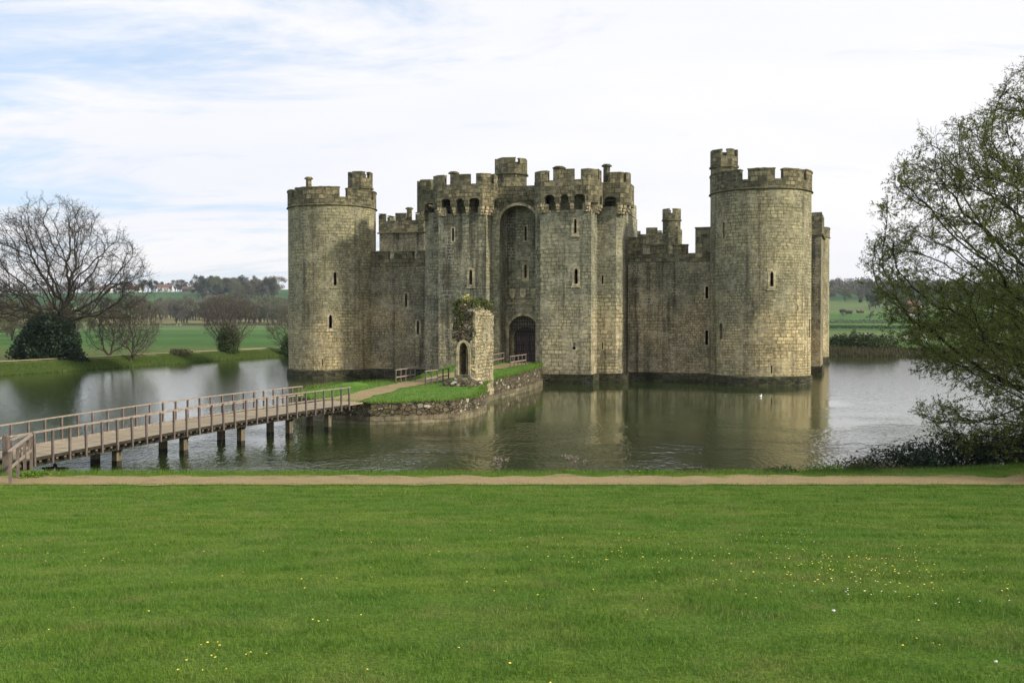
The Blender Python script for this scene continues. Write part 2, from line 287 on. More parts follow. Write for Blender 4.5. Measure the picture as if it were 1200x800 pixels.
# ------------------------------------------------------------------ mesh helpers
class MB:
    def __init__(s): s.v = []; s.f = []; s.m = []
    def add(s, vs_, fs, mi=0):
        o = len(s.v); s.v += [tuple(p) for p in vs_]; s.f += [tuple(i + o for i in f) for f in fs]; s.m += [mi] * len(fs)
    def prism(s, poly, z0, z1, mi=0):                 # poly counter-clockwise from above
        n = len(poly); vs_ = [(x, y, z0) for x, y in poly] + [(x, y, z1) for x, y in poly]
        s.add(vs_, [tuple(range(n - 1, -1, -1)), tuple(range(n, 2 * n))] + [(i, (i + 1) % n, n + (i + 1) % n, n + i) for i in range(n)], mi)
    def hexa(s, p, mi=0):                             # 8 points: bottom 4 ccw, top 4
        s.add(p, [(3, 2, 1, 0), (4, 5, 6, 7), (0, 1, 5, 4), (1, 2, 6, 5), (2, 3, 7, 6), (3, 0, 4, 7)], mi)
    def bar(s, a, b, w, h, mi=0, up=(0, 0, 1)):       # rectangular bar from a to b
        a = Vector(a); b = Vector(b); d = (b - a).normalized(); upv = Vector(up)
        if abs(d.dot(upv)) > .98: upv = Vector((0, 1, 0))
        sx = d.cross(upv).normalized() * w / 2; sy = sx.cross(d).normalized() * h / 2
        s.hexa([a - sx - sy, b - sx - sy, b + sx - sy, a + sx - sy, a - sx + sy, b - sx + sy, b + sx + sy, a + sx + sy], mi)
    def cyl(s, cx, cy, r0, r1, z0, z1, n=16, mi=0, cap=True, a0=0):
        vs_ = [(cx + r0 * math.cos(a0 + 2 * math.pi * i / n), cy + r0 * math.sin(a0 + 2 * math.pi * i / n), z0) for i in range(n)] + \
              [(cx + r1 * math.cos(a0 + 2 * math.pi * i / n), cy + r1 * math.sin(a0 + 2 * math.pi * i / n), z1) for i in range(n)]
        fs = [(i, (i + 1) % n, n + (i + 1) % n, n + i) for i in range(n)]
        if cap: fs += [tuple(range(n - 1, -1, -1)), tuple(range(n, 2 * n))]
        s.add(vs_, fs, mi)
    def tube(s, a, b, ra, rb, n=6, mi=0):
        a = Vector(a); b = Vector(b); d = (b - a)
        if d.length < 1e-6: return
        d.normalize(); q = d.orthogonal().normalized(); w = d.cross(q)
        vs_ = [a + (q * math.cos(2 * math.pi * i / n) + w * math.sin(2 * math.pi * i / n)) * ra for i in range(n)] + [b + (q * math.cos(2 * math.pi * i / n) + w * math.sin(2 * math.pi * i / n)) * rb for i in range(n)]
        s.add(vs_, [(i, (i + 1) % n, n + (i + 1) % n, n + i) for i in range(n)] + [tuple(range(n - 1, -1, -1)), tuple(range(n, 2 * n))], mi)
    def mesh(s, name):
        me = bpy.data.meshes.new(name); me.from_pydata(s.v, [], s.f); me.polygons.foreach_set('material_index', s.m); me.update(); return me
def uvmap(me, mode='wall', c=None, frame=None):
    uv = me.uv_layers.new(name='UVMap') if not me.uv_layers else me.uv_layers[0]
    for p in me.polygons:
        n = p.normal
        cen = p.center
        for li in p.loop_indices:
            co = me.vertices[me.loops[li].vertex_index].co
            if abs(n.z) > .72: u_, v_ = co.x, co.y
            elif mode == 'cyl' and abs((cen.x - c[0]) * n.x + (cen.y - c[1]) * n.y) > .6 * math.hypot(cen.x - c[0], cen.y - c[1]):
                a = math.atan2(co.x - c[0], co.y - c[1]); a0 = math.atan2(cen.x - c[0], cen.y - c[1])
                if a - a0 > math.pi: a -= 2 * math.pi
                if a - a0 < -math.pi: a += 2 * math.pi
                u_, v_ = a * c[2], co.z
            else:
                q = Vector((-n.y, n.x, 0))
                if q.length > 1e-6: q.normalize()
                u_, v_ = co.x * q.x + co.y * q.y, co.z
            uv.data[li].uv = (u_, v_)
def props(o, label=None, cat=None, group=None, kind=None):
    if label: o['label'] = label
    if cat: o['category'] = cat
    if group: o['group'] = group
    if kind: o['kind'] = kind
    return o
def link(name, me, mats, parent=None):
    o = bpy.data.objects.new(name, me); C.objects.link(o)
    for m in (mats if isinstance(mats, (list, tuple)) else [mats]): me.materials.append(m)
    if parent:
        o.parent = parent
        gp = parent; loc = Vector((0, 0, 0))
        while gp: loc += gp.location; gp = gp.parent
        o.location = -loc          # mesh built in world coordinates, parents are unrotated
    return o
def build(name, mb, mats, parent=None, uv='wall', c=None, smooth=False):
    me = mb.mesh(name)
    if uv: uvmap(me, uv, c)
    if smooth: me.polygons.foreach_set('use_smooth', [True] * len(me.polygons))
    return link(name, me, mats, parent)
def empty(name, loc): o = bpy.data.objects.new(name, None); C.objects.link(o); o.location = loc; return o
def cut(me_body, cutters, name):
    """subtract a list of closed meshes (MB) from a mesh; returns the new mesh"""
    a = bpy.data.objects.new('tmp_a', me_body); C.objects.link(a)
    tmp = []
    for cb in cutters:
        b = bpy.data.objects.new('tmp_b', cb.mesh('tmp')); C.objects.link(b); tmp.append(b)
        md = a.modifiers.new('b', 'BOOLEAN'); md.operation = 'DIFFERENCE'; md.solver = 'EXACT'; md.object = b
    dg = bpy.context.evaluated_depsgraph_get(); dg.update()
    me = bpy.data.meshes.new_from_object(a.evaluated_get(dg)); me.name = name
    bpy.data.objects.remove(a)
    for b in tmp:
        d = b.data; bpy.data.objects.remove(b); bpy.data.meshes.remove(d)
    return me
def np_mesh(name, verts, tris, tone=None, mi=None, quads=False):
    me = bpy.data.meshes.new(name); k = 4 if quads else 3
    me.vertices.add(len(verts)); me.vertices.foreach_set('co', np.asarray(verts, dtype=np.float32).ravel())
    n = len(tris); me.loops.add(n * k); me.loops.foreach_set('vertex_index', np.asarray(tris, dtype=np.int32).ravel())
    me.polygons.add(n); me.polygons.foreach_set('loop_start', np.arange(0, n * k, k, dtype=np.int32))
    me.update(calc_edges=True)
    if tone is not None:
        at = me.attributes.new('tone', 'FLOAT', 'FACE'); at.data.foreach_set('value', np.asarray(tone, dtype=np.float32))
    if mi is not None: me.polygons.foreach_set('material_index', np.asarray(mi, dtype=np.int32))
    return me

# ------------------------------------------------------------------ castle frame of reference (u along the front, v out towards the bank)
A0 = np.array((-18.3, 101.6)); B0 = np.array((22.3, 89.6)); U = (B0 - A0) / np.linalg.norm(B0 - A0); V = np.array((U[1], -U[0]))
LEN = float(np.linalg.norm(B0 - A0)); MID = 20.87
S = np.array((.335, .942)); S /= np.linalg.norm(S); SR = np.array((S[1], -S[0]))      # direction of the side walls, and to their right
def uv2(u, v): p = A0 + U * u + V * v; return (float(p[0]), float(p[1]))
def prect(u0, u1, v0, v1): return [uv2(u0, v1), uv2(u1, v1), uv2(u1, v0), uv2(u0, v0)]

# ------------------------------------------------------------------ moat outline and terrain
MOAT = np.array([(-75, 33.0), (-24, 32.7), (-19.2, 34.1), (-16.8, 34.0), (-15.7, 32.75), (0, 32.6), (9, 32.7), (14, 33.3), (19, 35.0), (26, 37.6), (36, 43), (60, 75), (92, 140), (84, 160), (40, 160.6), (0, 161.6), (-36.5, 161), (-44, 132), (-52, 101), (-60, 72), (-75, 50)], dtype=float)
def sdist(X, Y):
    """signed distance to the moat outline, positive on land"""
    d = np.full(X.shape, 1e9); ins = np.zeros(X.shape, bool); n = len(MOAT)
    for i in range(n):
        a = MOAT[i]; b = MOAT[(i + 1) % n]; e = b - a
        t = np.clip(((X - a[0]) * e[0] + (Y - a[1]) * e[1]) / (e @ e), 0, 1)
        d = np.minimum(d, np.hypot(X - a[0] - t * e[0], Y - a[1] - t * e[1]))
        c = ((a[1] > Y) != (b[1] > Y)) & (X < (b[0] - a[0]) * (Y - a[1]) / (b[1] - a[1] + 1e-12) + a[0]); ins ^= c
    return np.where(ins, -d, d)
LD = [0, 165, 400, 600, 750, 900, 1100, 1300, 1450, 1560, 1800, 4000]; LZ = [.4, .4, .6, 1.6, 4.5, 10.5, 27, 44, 54, 57, 50, 20]
RD = [0, 165, 300, 450, 600, 800, 1000, 1200, 1500, 1900, 4000]; RZ = [.4, .4, .7, 2.2, 6.2, 14.5, 24, 38, 62, 70, 30]
def hgt(X, Y):
    X = np.asarray(X, float); Y = np.asarray(Y, float)
    lawn = np.interp(Y, [-60, -6, 0, 10, 22, 29.4, 200], [6, 4.6, 3.85, 2.72, 1.32, .60, .60])
    lawn = lawn + .05 * np.sin(X * .23 + 1) * np.clip((29 - Y) / 10, 0, 1) + .03 * np.sin(Y * .6 + X * .35) * np.clip((28 - Y) / 6, 0, 1)
    rr = X / np.maximum(Y, 1); k = np.clip(rr / .22 + .1, 0, 1); k = k * k * (3 - 2 * k); D = np.hypot(X, Y)
    far = np.interp(Y, LD, LZ) * (1 - k) + np.interp(Y, RD, RZ) * k
    far = far * (1 + .10 * np.sin(X * .004 + 1.3) * np.clip((Y - 500) / 800, 0, 1))
    s = sdist(X, Y)
    bank = .95 * np.exp(-((s - 2.5) / 4.5) ** 2) * (Y > 40)
    w = np.clip((Y - 29) / 30, 0, 1); land = lawn * (1 - w) + far * w + bank * w
    slope = np.where(Y > 40, .38, 1.15)
    return np.where(s > 0, np.minimum(land, s * slope), np.maximum(-1.6, s * .7))
def h1(x, y): return float(hgt(np.array([x]), np.array([y]))[0])
def axis(dense, grow_lo, grow_hi, f=1.16):
    a = list(dense); st = dense[1] - dense[0]; p = a[0]; lo = []
    while p > grow_lo: st *= f; st = min(st, 60); p -= st; lo.append(p)
    st = dense[-1] - dense[-2]; p = a[-1]; hi = []
    while p < grow_hi: st *= f; st = min(st, 60); p += st; hi.append(p)
    return np.array(lo[::-1] + a + hi)
def grid_mesh(name, xs, ys):
    X, Y = np.meshgrid(xs, ys); Z = hgt(X, Y); v = np.stack([X, Y, Z], -1).reshape(-1, 3)
    nx, ny = len(xs), len(ys); i = np.arange((ny - 1) * nx).reshape(ny - 1, nx)[:, :-1].ravel()
    q = np.stack([i, i + 1, i + nx + 1, i + nx], -1)
    me = np_mesh(name, v, q, quads=True); me.polygons.foreach_set('use_smooth', np.ones(len(q), bool)); return me
xs = axis(np.arange(-62, 96, .9), -3200, 3200)
ys1 = np.concatenate([np.arange(-30, 4, 2.), np.arange(4, 28, .8), np.arange(28, 36, .25), np.arange(36, 60.1, 1.)])
ys2 = axis(np.concatenate([np.arange(60, 170, .9)]), 60, 4200, 1.12); ys2 = ys2[ys2 >= 60]
g1 = link('ground', grid_mesh('ground', xs, ys1), M['turf']); props(g1, kind='structure')
g2 = link('meadow', grid_mesh('meadow', xs, ys2), M['meadow']); props(g2, kind='structure')
wb = MB(); wb.add([(-80, 31, 0), (110, 31, 0), (110, 172, 0), (-80, 172, 0)], [(0, 1, 2, 3)])
props(build('water', wb, M['water'], uv=None), kind='structure')

def ribbon(name, pts, width, m, dz=.012, step=.5, widths=None, hf=h1, uneven=.0):
    """a path that follows the ground"""
    P = [np.array(p, float) for p in pts]; out = []; 
    for a, b in zip(P[:-1], P[1:]):
        n = max(1, int(np.linalg.norm(b - a) / step))
        for k in range(n): out.append(a + (b - a) * k / n)
    out.append(P[-1]); mb = MB(); nc = 6
    for i, p in enumerate(out):
        t = out[min(i + 1, len(out) - 1)] - out[max(i - 1, 0)]; t /= np.linalg.norm(t); q = np.array((-t[1], t[0]))
        for k in range(nc + 1):
            e = (k / nc - .5); jig = uneven * noise.noise(Vector((p[0] * .9, p[1] * .9, 3 * (e > 0)))) if k in (0, nc) else 0
            c = p + q * (e * width + (jig if e > 0 else -jig)); mb.v.append((c[0], c[1], hf(c[0], c[1]) + dz))
    for i in range(len(out) - 1):
        for k in range(nc):
            a = i * (nc + 1) + k; mb.f.append((a, a + 1, a + nc + 2, a + nc + 1)); mb.m.append(0)
    return props(build(name, mb, m, uv=None, smooth=True), kind='structure')
ribbon('path', [(-60, 30.1), (60, 30.1)], 1.95, M['gravel'], .03, .2, uneven=.65)
ribbon('landing', [(-21, 30.4), (-17.35, 33.9)], 3.2, M['gravel'], .036, .3)
ribbon('bank_path', [(-64, 66), (-56.6, 98), (-48.2, 131), (-40.6, 159.5), (-40, 164.2), (0, 165.2), (60, 164.5)], 1.1, gravel('bank_gravel', (.26, .22, .12), (.36, .30, .17)), .05, 2.)

# ------------------------------------------------------------------ castle
castle = props(empty('castle', (2, 95.6, 0)), 'moated sandstone castle with round corner towers and a twin towered gatehouse rising from the water', 'castle')
def group_part(name, body_me, mats, c=None, uv='wall'):
    if uv: uvmap(body_me, uv, c)
    return link(name, body_me, mats, castle)

def wallpath(mb, path, th, ivs, mi=0, jit=.0, copm=None, closed=False):
    """pieces of a wall along an outline. ivs: (s0, s1, z0, z1); th: thickness to the left-hand (inner) side"""
    P = [np.array(p, float) for p in path]; n = len(P); seg = [np.linalg.norm(P[i + 1] - P[i]) for i in range(n - 1)]; cum = np.concatenate([[0], np.cumsum(seg)])
    nrm = []
    for i in range(n - 1): t = (P[i + 1] - P[i]) / seg[i]; nrm.append(np.array((-t[1], t[0])))
    def inn(i):
        if i == 0 or i == n - 1:
            if closed: a, b = nrm[-1], nrm[0]
            else: return nrm[0] if i == 0 else nrm[-1]
        else: a, b = nrm[i - 1], nrm[i]
        m = a + b; m /= np.linalg.norm(m); return m / max(.3, m @ a)
    def at(s):
        i = int(min(max(np.searchsorted(cum, s, 'right') - 1, 0), n - 2)); f = (s - cum[i]) / seg[i]; o = P[i] + (P[i + 1] - P[i]) * f
        ia = inn(i); ib = inn(i + 1); return o, o + th * (ia * (1 - f) + ib * f)
    for (s0, s1, z0, z1) in ivs:
        ss = [s0] + [c_ for c_ in cum if s0 + .02 < c_ < s1 - .02] + [s1]
        fin = []
        for a, b in zip(ss[:-1], ss[1:]):
            k = max(1, int((b - a) / .9)); fin += [a + (b - a) * q / k for q in range(k)]
        fin.append(s1); vs_ = []; 
        for q in fin:
            o, i_ = at(q); j = (random.random() - .5) * 2 * jit; vs_ += [(*o, z0), (*i_, z0), (*i_, z1 + j), (*o, z1 + j)]
        fs = [(3, 2, 1, 0)]; m_ = len(fin)
        for k in range(m_ - 1):
            a = 4 * k; b = a + 4; fs += [(a, a + 1, b + 1, b), (a + 1, a + 2, b + 2, b + 1), (a + 2, a + 3, b + 3, b + 2), (a + 3, a, b, b + 3)]
        a = 4 * (m_ - 1); fs.append((a, a + 1, a + 2, a + 3)); 
        mb.add(vs_, [f[::-1] for f in fs], mi)
def lancet(w, h, arch=.35, n=4):
    """outline of a pointed opening: list of (x, z) from bottom left, ccw as seen from outside"""
    hw = w / 2; sp = h - arch; pts = [(-hw, 0), (hw, 0), (hw, sp)]
    for k in range(1, n): a = math.pi / 2 * k / n; pts.append((hw * math.cos(a) ** 1.0, sp + arch * math.sin(a) ** .9))
    pts.append((0, h))
    for k in range(n - 1, 0, -1): a = math.pi / 2 * k / n; pts.append((-hw * math.cos(a), sp + arch * math.sin(a) ** .9))
    pts.append((-hw, sp)); return pts
def prof_prism(mb, pts, p, nrm, z0, d0, d1, mi=0, flip=False):
    """extrude an (x,z) outline standing at p, facing nrm, from depth d0 (outer) to d1 (inner)"""
    nx, ny = nrm; tx, ty = -ny, nx; n = len(pts)
    def w(x, z, d): return (p[0] + tx * x + nx * d, p[1] + ty * x + ny * d, z0 + z)
    vs_ = [w(x, z, d0) for x, z in pts] + [w(x, z, d1) for x, z in pts]
    fs = [tuple(range(n)), tuple(range(2 * n - 1, n - 1, -1))] + [((i + 1) % n, i, n + i, n + (i + 1) % n) for i in range(n)]
    mb.add(vs_, fs, mi)
def ring_prism(mb, outer, inner, p, nrm, z0, d0, d1, mi=0):
    nx, ny = nrm; tx, ty = -ny, nx; n = len(outer)
    def w(x, z, d): return (p[0] + tx * x + nx * d, p[1] + ty * x + ny * d, z0 + z)
    vs_ = [w(*q, d0) for q in outer] + [w(*q, d0) for q in inner] + [w(*q, d1) for q in outer] + [w(*q, d1) for q in inner]; fs = []
    for i in range(n):
        j = (i + 1) % n; fs += [(i, j, n + j, n + i), (2 * n + j, 2 * n + i, 3 * n + i, 3 * n + j), (j, i, 2 * n + i, 2 * n + j), (n + i, n + j, 3 * n + j, 3 * n + i)]
    mb.add(vs_, fs, mi)
def window(parent, p, nrm, z0, z1, w, cutters, kind='lancet'):
    nrm = np.array(nrm) / np.linalg.norm(nrm); h = z1 - z0
    arch = min(.35, w) if kind == 'lancet' else .02
    cb = MB(); pts = lancet(w, h, arch) if kind == 'lancet' else [(-w / 2, 0), (w / 2, 0), (w / 2, h), (-w / 2, h)]
    if kind == 'key': pts = [(-.05, .28), (-.16, .2), (-.16, .06), (-.06, 0), (.06, 0), (.16, .06), (.16, .2), (.05, .28), (.05, h), (-.05, h)]
    prof_prism(cb, pts, p, nrm, z0, .5, -.62); cutters.append(cb)
    mb = MB()
    if kind == 'lancet':
        k = .21; ou = lancet(w + 2 * k, h + 2 * k, arch + .05); ou = [(x, z - k) for x, z in ou]
        ring_prism(mb, ou, pts, p, nrm, z0, .035, -.12)
        mb2 = [(-w / 2 - .3, -k - .13), (w / 2 + .3, -k - .13), (w / 2 + .3, -k), (-w / 2 - .3, -k)]
        prof_prism(mb, mb2, p, nrm, z0, .09, -.1)
    else:
        k = .10; xs_ = [q[0] for q in pts]; a, b = min(xs_), max(xs_)
        ring_prism(mb, [(a - k, -k), (b + k, -k), (b + k, h + k), (a - k, h + k)], [(a, 0), (b, 0), (b, h), (a, h)], p, nrm, z0, .012, -.1)
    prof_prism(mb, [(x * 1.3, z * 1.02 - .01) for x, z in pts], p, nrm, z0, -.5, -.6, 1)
    return ('window', mb)
def coping(mb, path, th, ivs, z, over=.06, t=.12, jit=.03):
    """weathered capping stones on the wall tops"""
    P = [np.array(p, float) for p in path]
    wallpath(mb, path, th, [(a - .03, b + .03, z_, z_ + t) for a, b, z_ in ivs], jit=jit)
def circle(c, r, n=72, cdir=None):
    """clockwise-start outline ccw so that 'left' is inward; s=0 faces away from the camera"""
    a0 = math.atan2(c[1], c[0])
    return [(c[0] + r * math.cos(a0 + 2 * math.pi * i / n), c[1] + r * math.sin(a0 + 2 * math.pi * i / n)) for i in range(n + 1)]
def arc_s(c, r, phi): # arc length along circle() for an angle phi (deg, + to the right as the camera sees it)
    return r * R(180 + phi)
def drum_dir(c, phi):
    cd = -np.array(c) / np.linalg.norm(c); rt = np.array((-cd[1], cd[0])); return cd * math.cos(R(phi)) + rt * math.sin(R(phi))

def turret(parent, c, r, z0, zs, z1, name='turret', n=8, gaps=(30, 120, 210, 300), rot=0.2):
    mb = MB(); mb.cyl(c[0], c[1], r * .97, r * .97, z0, zs, n, a0=rot); build(name, mb, M['parapet'], parent, 'wall')
    mb = MB(); mb.cyl(c[0], c[1], r * 1.08, r * 1.08, zs + .002, zs + .16, n, a0=rot); build('string_course', mb, M['coping'], parent)
    mb = MB(); path = [(c[0] + r * math.cos(rot + 2 * math.pi * i / n), c[1] + r * math.sin(rot + 2 * math.pi * i / n)) for i in range(n + 1)]
    tot = sum(math.dist(path[i], path[i + 1]) for i in range(n)); ivs = [(0, tot, zs + .16, z1 - .62)]; g = sorted(gaps); gw = .24; mer = []
    for i in range(len(g)):
        a = g[i] / 360 * tot + gw; b = (g[i + 1] if i + 1 < len(g) else g[0] + 360) / 360 * tot - gw
        if b > tot: mer += [(a, tot, z1 - .62, z1), (0, b - tot, z1 - .62, z1)]
        else: mer.append((a, b, z1 - .62, z1))
    wallpath(mb, path, .3, ivs + [(a, b, z + .001, q - .1) for a, b, z, q in mer], jit=.03)
    wallpath(mb, path, .36, [(max(a - .04, 0), b + .04, q - .10, q + .02) for a, b, z, q in mer], mi=1, jit=.02); build('turret_parapet', mb, [M['parapet'], M['coping']], parent)
    mb = MB(); mb.cyl(c[0], c[1], r * .85, r * .85, zs + .1, zs + .3, n, a0=rot); build('turret_roof', mb, M['lead'], parent)
def chimney(parent, c, z0, z1, r=.32):
    mb = MB(); mb.cyl(c[0], c[1], r, r * .92, z0, z1 - .22, 8); mb.cyl(c[0], c[1], r * 1.4, r * 1.45, z1 - .218, z1 - .1, 8); mb.cyl(c[0], c[1], r * 1.15, r * 1.0, z1 - .098, z1, 8); build('chimney', mb, M['parapet'], parent)

def round_tower(c, gaps, wins, ztop=18.65, zc=17.7, zs=16.8, r=4.4, tur=None, chim=None, detail=True):
    c = np.array(c); mb = MB(); mb.cyl(c[0], c[1], r + .02, r, .78, zs, 128)
    cutters = []; ws = []
    for (phi, z0, z1, w, kd) in wins:
        d = drum_dir(c, phi); ws.append(window(None, c + d * (r - .01), d, z0, z1, w, cutters, kd))
    me = mb.mesh('round_tower')
    if cutters: me = cut(me, cutters, 'round_tower')
    t = group_part('round_tower', me, M['tower'], (c[0], c[1], r), 'cyl')
    for nme, wm in ws: build(nme, wm, [M['frame'], M['painted_shade']], t)
    mb = MB(); mb.cyl(c[0], c[1], r + .30, r + .16, -1.4, .66, 96); mb.cyl(c[0], c[1], r + .16, r + .03, .662, .80, 96, cap=False); build('plinth', mb, M['plinth'], t, 'cyl', (c[0], c[1], r))
    mb = MB(); mb.cyl(c[0], c[1], r + .02, r + .17, zs + .002, zs + .08, 96); mb.cyl(c[0], c[1], r + .17, r + .06, zs + .082, zs + .2, 96); build('string_course', mb, M['coping'], t, 'cyl', (c[0], c[1], r))
    rp = r + .05; path = circle(c, rp, 96); tot = 2 * math.pi * rp * .9998
    mer = []; g = sorted(arc_s(c, rp, q[0]) % (2 * math.pi * rp) for q in gaps); gw = {round(arc_s(c, rp, q[0]) % (2 * math.pi * rp), 3): rp * R(q[1]) / 2 for q in gaps}
    for i in range(len(g)):
        a = g[i] + gw[round(g[i], 3)]; j = (i + 1) % len(g); b = g[j] - gw[round(g[j], 3)]
        zt = ztop + random.uniform(-.06, .06)
        if j == 0: mer += [(a, tot, zt), (0.001, b, zt)]
        else: mer.append((a, b, zt))
    mb = MB(); wallpath(mb, path, .5, [(0, tot, zs + .2, zc)], closed=True); wallpath(mb, path, .48, [(a, b, zc + .001, z - .12) for a, b, z in mer if b > a])
    pc = circle(c, rp + .06, 96); k = (rp + .06) / rp
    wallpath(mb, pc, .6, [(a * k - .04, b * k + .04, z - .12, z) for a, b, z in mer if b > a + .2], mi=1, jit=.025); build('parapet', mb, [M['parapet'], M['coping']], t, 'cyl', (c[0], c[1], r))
    mb = MB(); mb.cyl(c[0], c[1], r - .4, r - .4, zs - .1, zs + .35, 48); build('roof', mb, M['lead'], t)
    if tur is not None: turret(t, c + np.array(tur[0]), 1.27, zs + .2, tur[1], tur[2], gaps=tur[3], rot=tur[4])
    if chim is not None: chimney(t, c + np.array(chim[0]), zs + .3, chim[1], .30)
    return t
round_tower(A0, [(-58, 8), (14, 9.5), (63, 6), (101, 9), (139, 9), (177, 9), (-140, 9), (-98, 9)],
            [(3.3, 9.05, 10.35, .26, 'lancet'), (-2.7, 4.85, 6.15, .30, 'lancet'), (-13, 1.2, 1.85, .10, 'slit'), (-72, 3.7, 5.0, .2, 'slit')],
            tur=((2.72, .95), 19.05, 20.75, (45, 130, 215, 300), .25), chim=((-1.62, -3.75), 19.65))
round_tower(B0, [(-18, 8.5), (20.4, 9.5), (57.5, 6), (96, 9), (134, 9), (172, 9), (-150, 9), (-112, 9)],
            [(12.9, 8.5, 9.75, .28, 'lancet'), (-48.7, 3.95, 5.35, .34, 'slit'), (-44.7, 12.75, 14.15, .22, 'slit'), (74, 4.1, 5.7, .3, 'slit'), (74, 12.9, 14.2, .25, 'slit'), (12.9, 1.05, 1.75, .10, 'slit'), (46, 6.5, 6.9, .1, 'slit')],
            tur=((-3.0, 1.3), 19.4, 21.0, (10, 100, 240, 300), .35))
CR = np.array((39.0, 137.0)); CL = np.array((-1.6, 149.0))
round_tower(CR, [(-60, 9), (-20, 9), (20, 9), (84, 5), (120, 9), (160, 9)], [], ztop=18.2, zc=17.4)
round_tower(CL, [(-60, 9), (-20, 9), (20, 9), (60, 9), (120, 9), (160, 9)], [])

def wall_piece(poly, z0, z1, name, m, cutters=None):
    mb = MB(); mb.prism(poly, z0, z1); me = mb.mesh(name)
    if cutters: me = cut(me, cutters, name)
    return group_part(name, me, m)
def ccw(poly):
    a = sum(poly[i][0] * poly[(i + 1) % len(poly)][1] - poly[(i + 1) % len(poly)][0] * poly[i][1] for i in range(len(poly)))
    return poly if a > 0 else poly[::-1]
def curtain(pa, pb, merlons, wins, zc=11.75, body_top=11.0, th=2.0, m='curtain'):
    """wall from pa to pb, outside on the right-hand side of pa->pb; merlons: (s0, s1, top)"""
    pa = np.array(pa); pb = np.array(pb); t = (pb - pa) / np.linalg.norm(pb - pa); o = np.array((t[1], -t[0])); Ln = float(np.linalg.norm(pb - pa))
    poly = ccw([tuple(pa), tuple(pb), tuple(pb - o * th), tuple(pa - o * th)]); cutters = []; ws = []
    for (s, z0, z1, w, kd) in wins: ws.append(window(None, pa + t * s, o, z0, z1, w, cutters, kd))
    cw = wall_piece(poly, .7, body_top, 'curtain_wall', M[m], cutters)
    for nme, wm in ws: build(nme, wm, [M['frame'], M['painted_shade']], cw)
    mb = MB(); pl = ccw([tuple(pa + o * .22), tuple(pb + o * .22), tuple(pb - o * (th - .1)), tuple(pa - o * (th - .1))]); mb.prism(pl, -1.4, .80); build('plinth', mb, M['plinth'], cw)
    path = [tuple(pa + o * .05), tuple(pb + o * .05)]
    mb = MB(); wallpath(mb, path, .55, [(0, Ln, body_top + .002, zc)] + [(a, b, zc + .001, z - .12) for a, b, z in merlons], jit=0)
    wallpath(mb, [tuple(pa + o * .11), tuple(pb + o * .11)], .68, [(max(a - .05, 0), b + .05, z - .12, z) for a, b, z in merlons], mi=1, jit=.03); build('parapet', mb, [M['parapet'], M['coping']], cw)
    return cw
curtain(uv2(2.5, .3), uv2(11.3, .3), [(1.8, 3.78, 12.55), (4.42, 6.4, 12.5), (6.98, 8.75, 12.5)], [(5.7, 6.95, 8.3, .25, 'lancet'), (6.96, 4.25, 5.6, .25, 'lancet')])
curtain(uv2(30.4, .3), uv2(40.2, .3), [(0, 1.35, 13.35), (2.07, 3.5, 12.6), (4.15, 5.52, 12.58), (6.2, 9.6, 14.1)], [(7.25, 7.6, 8.7, .26, 'slit'), (7.25, 3.4, 4.7, .26, 'slit')])
def reg(L_, z=12.55, w=1.5, g=.65, s0=.5):
    o = []; s = s0
    while s + w < L_: o.append((s, s + w, z)); s += w + g
    return o
curtain(B0 + S * 2 + SR * .4, CR - S * 2 + SR * .4, reg(46), [])
curtain(CL - S * 2 - SR * .4, A0 + S * 2 - SR * .4, reg(46), [])
curtain(CR + S * .3, CL + S * .3, reg(40), [])

def square_tower(poly, ztop, wins=(), gaps_per=2, ms=None, zs_off=2.35, parm=None):
    poly = ccw([tuple(p) for p in poly]); zs = ztop - zs_off
    t = wall_piece(poly, .7, zs, 'square_tower', M['curtain'])
    c = np.mean(np.array(poly), 0); ex = [tuple(c + (np.array(p) - c) * 1.05) for p in poly]; ex2 = [tuple(c + (np.array(p) - c) * 1.02) for p in poly]
    mb = MB(); mb.prism([tuple(c + (np.array(p) - c) * 1.07) for p in poly], zs + .002, zs + .15); build('string_course', mb, M['coping'], t)
    mb = MB(); mb.prism([tuple(c + (np.array(p) - c) * 1.05) for p in poly], -1.4, .8); build('plinth', mb, M['plinth'], t)
    path = ex2 + [ex2[0]]; cum = 0; iv = []; mer = []; tot = sum(math.dist(path[i], path[i + 1]) for i in range(4))
    mb = MB(); wallpath(mb, path, .45, [(0, tot, zs + .15, ztop - .85)], closed=True)
    for i in range(4):
        Ls = math.dist(path[i], path[i + 1]); n = max(1, round(Ls / 2.1)); g = .55; w = (Ls - g * n) / n
        for k in range(n): 
            a = cum + g / 2 + k * (w + g); mer.append((a, a + w))
        # corners stay filled
        cum += Ls
    ca = 0; m2 = []
    for i in range(4):
        Ls = math.dist(path[i], path[i + 1]); m2 += [(ca, min(ca + .9, ca + Ls)), (ca + Ls - .9, ca + Ls)]
        if Ls > 3.4: m2.append((ca + Ls / 2 - .75, ca + Ls / 2 + .75))
        ca += Ls
    wallpath(mb, path, .43, [(a, b, ztop - .849, ztop - .1 + random.uniform(-.05, .05)) for a, b in m2])
    wallpath(mb, path, .5, [(a + .002, b - .002, ztop - .04, ztop + .05) for a, b in m2], mi=1, jit=.02); build('parapet', mb, [M['parapet'], M['coping']], t)
    mb = MB(); mb.prism([tuple(c + (np.array(p) - c) * .9) for p in poly], zs - .1, zs + .4); build('roof', mb, M['lead'], t)
    return t
def sbox(o, s0, s1, r0, r1): return [tuple(o + S * s0 + SR * r0), tuple(o + S * s0 + SR * r1), tuple(o + S * s1 + SR * r1), tuple(o + S * s1 + SR * r0)]
square_tower(sbox(B0, 17.9, 24, -2, 4.5), 16.95)
tl = square_tower(sbox(A0, 18, 24, -3.9, 1.9), 18.4)
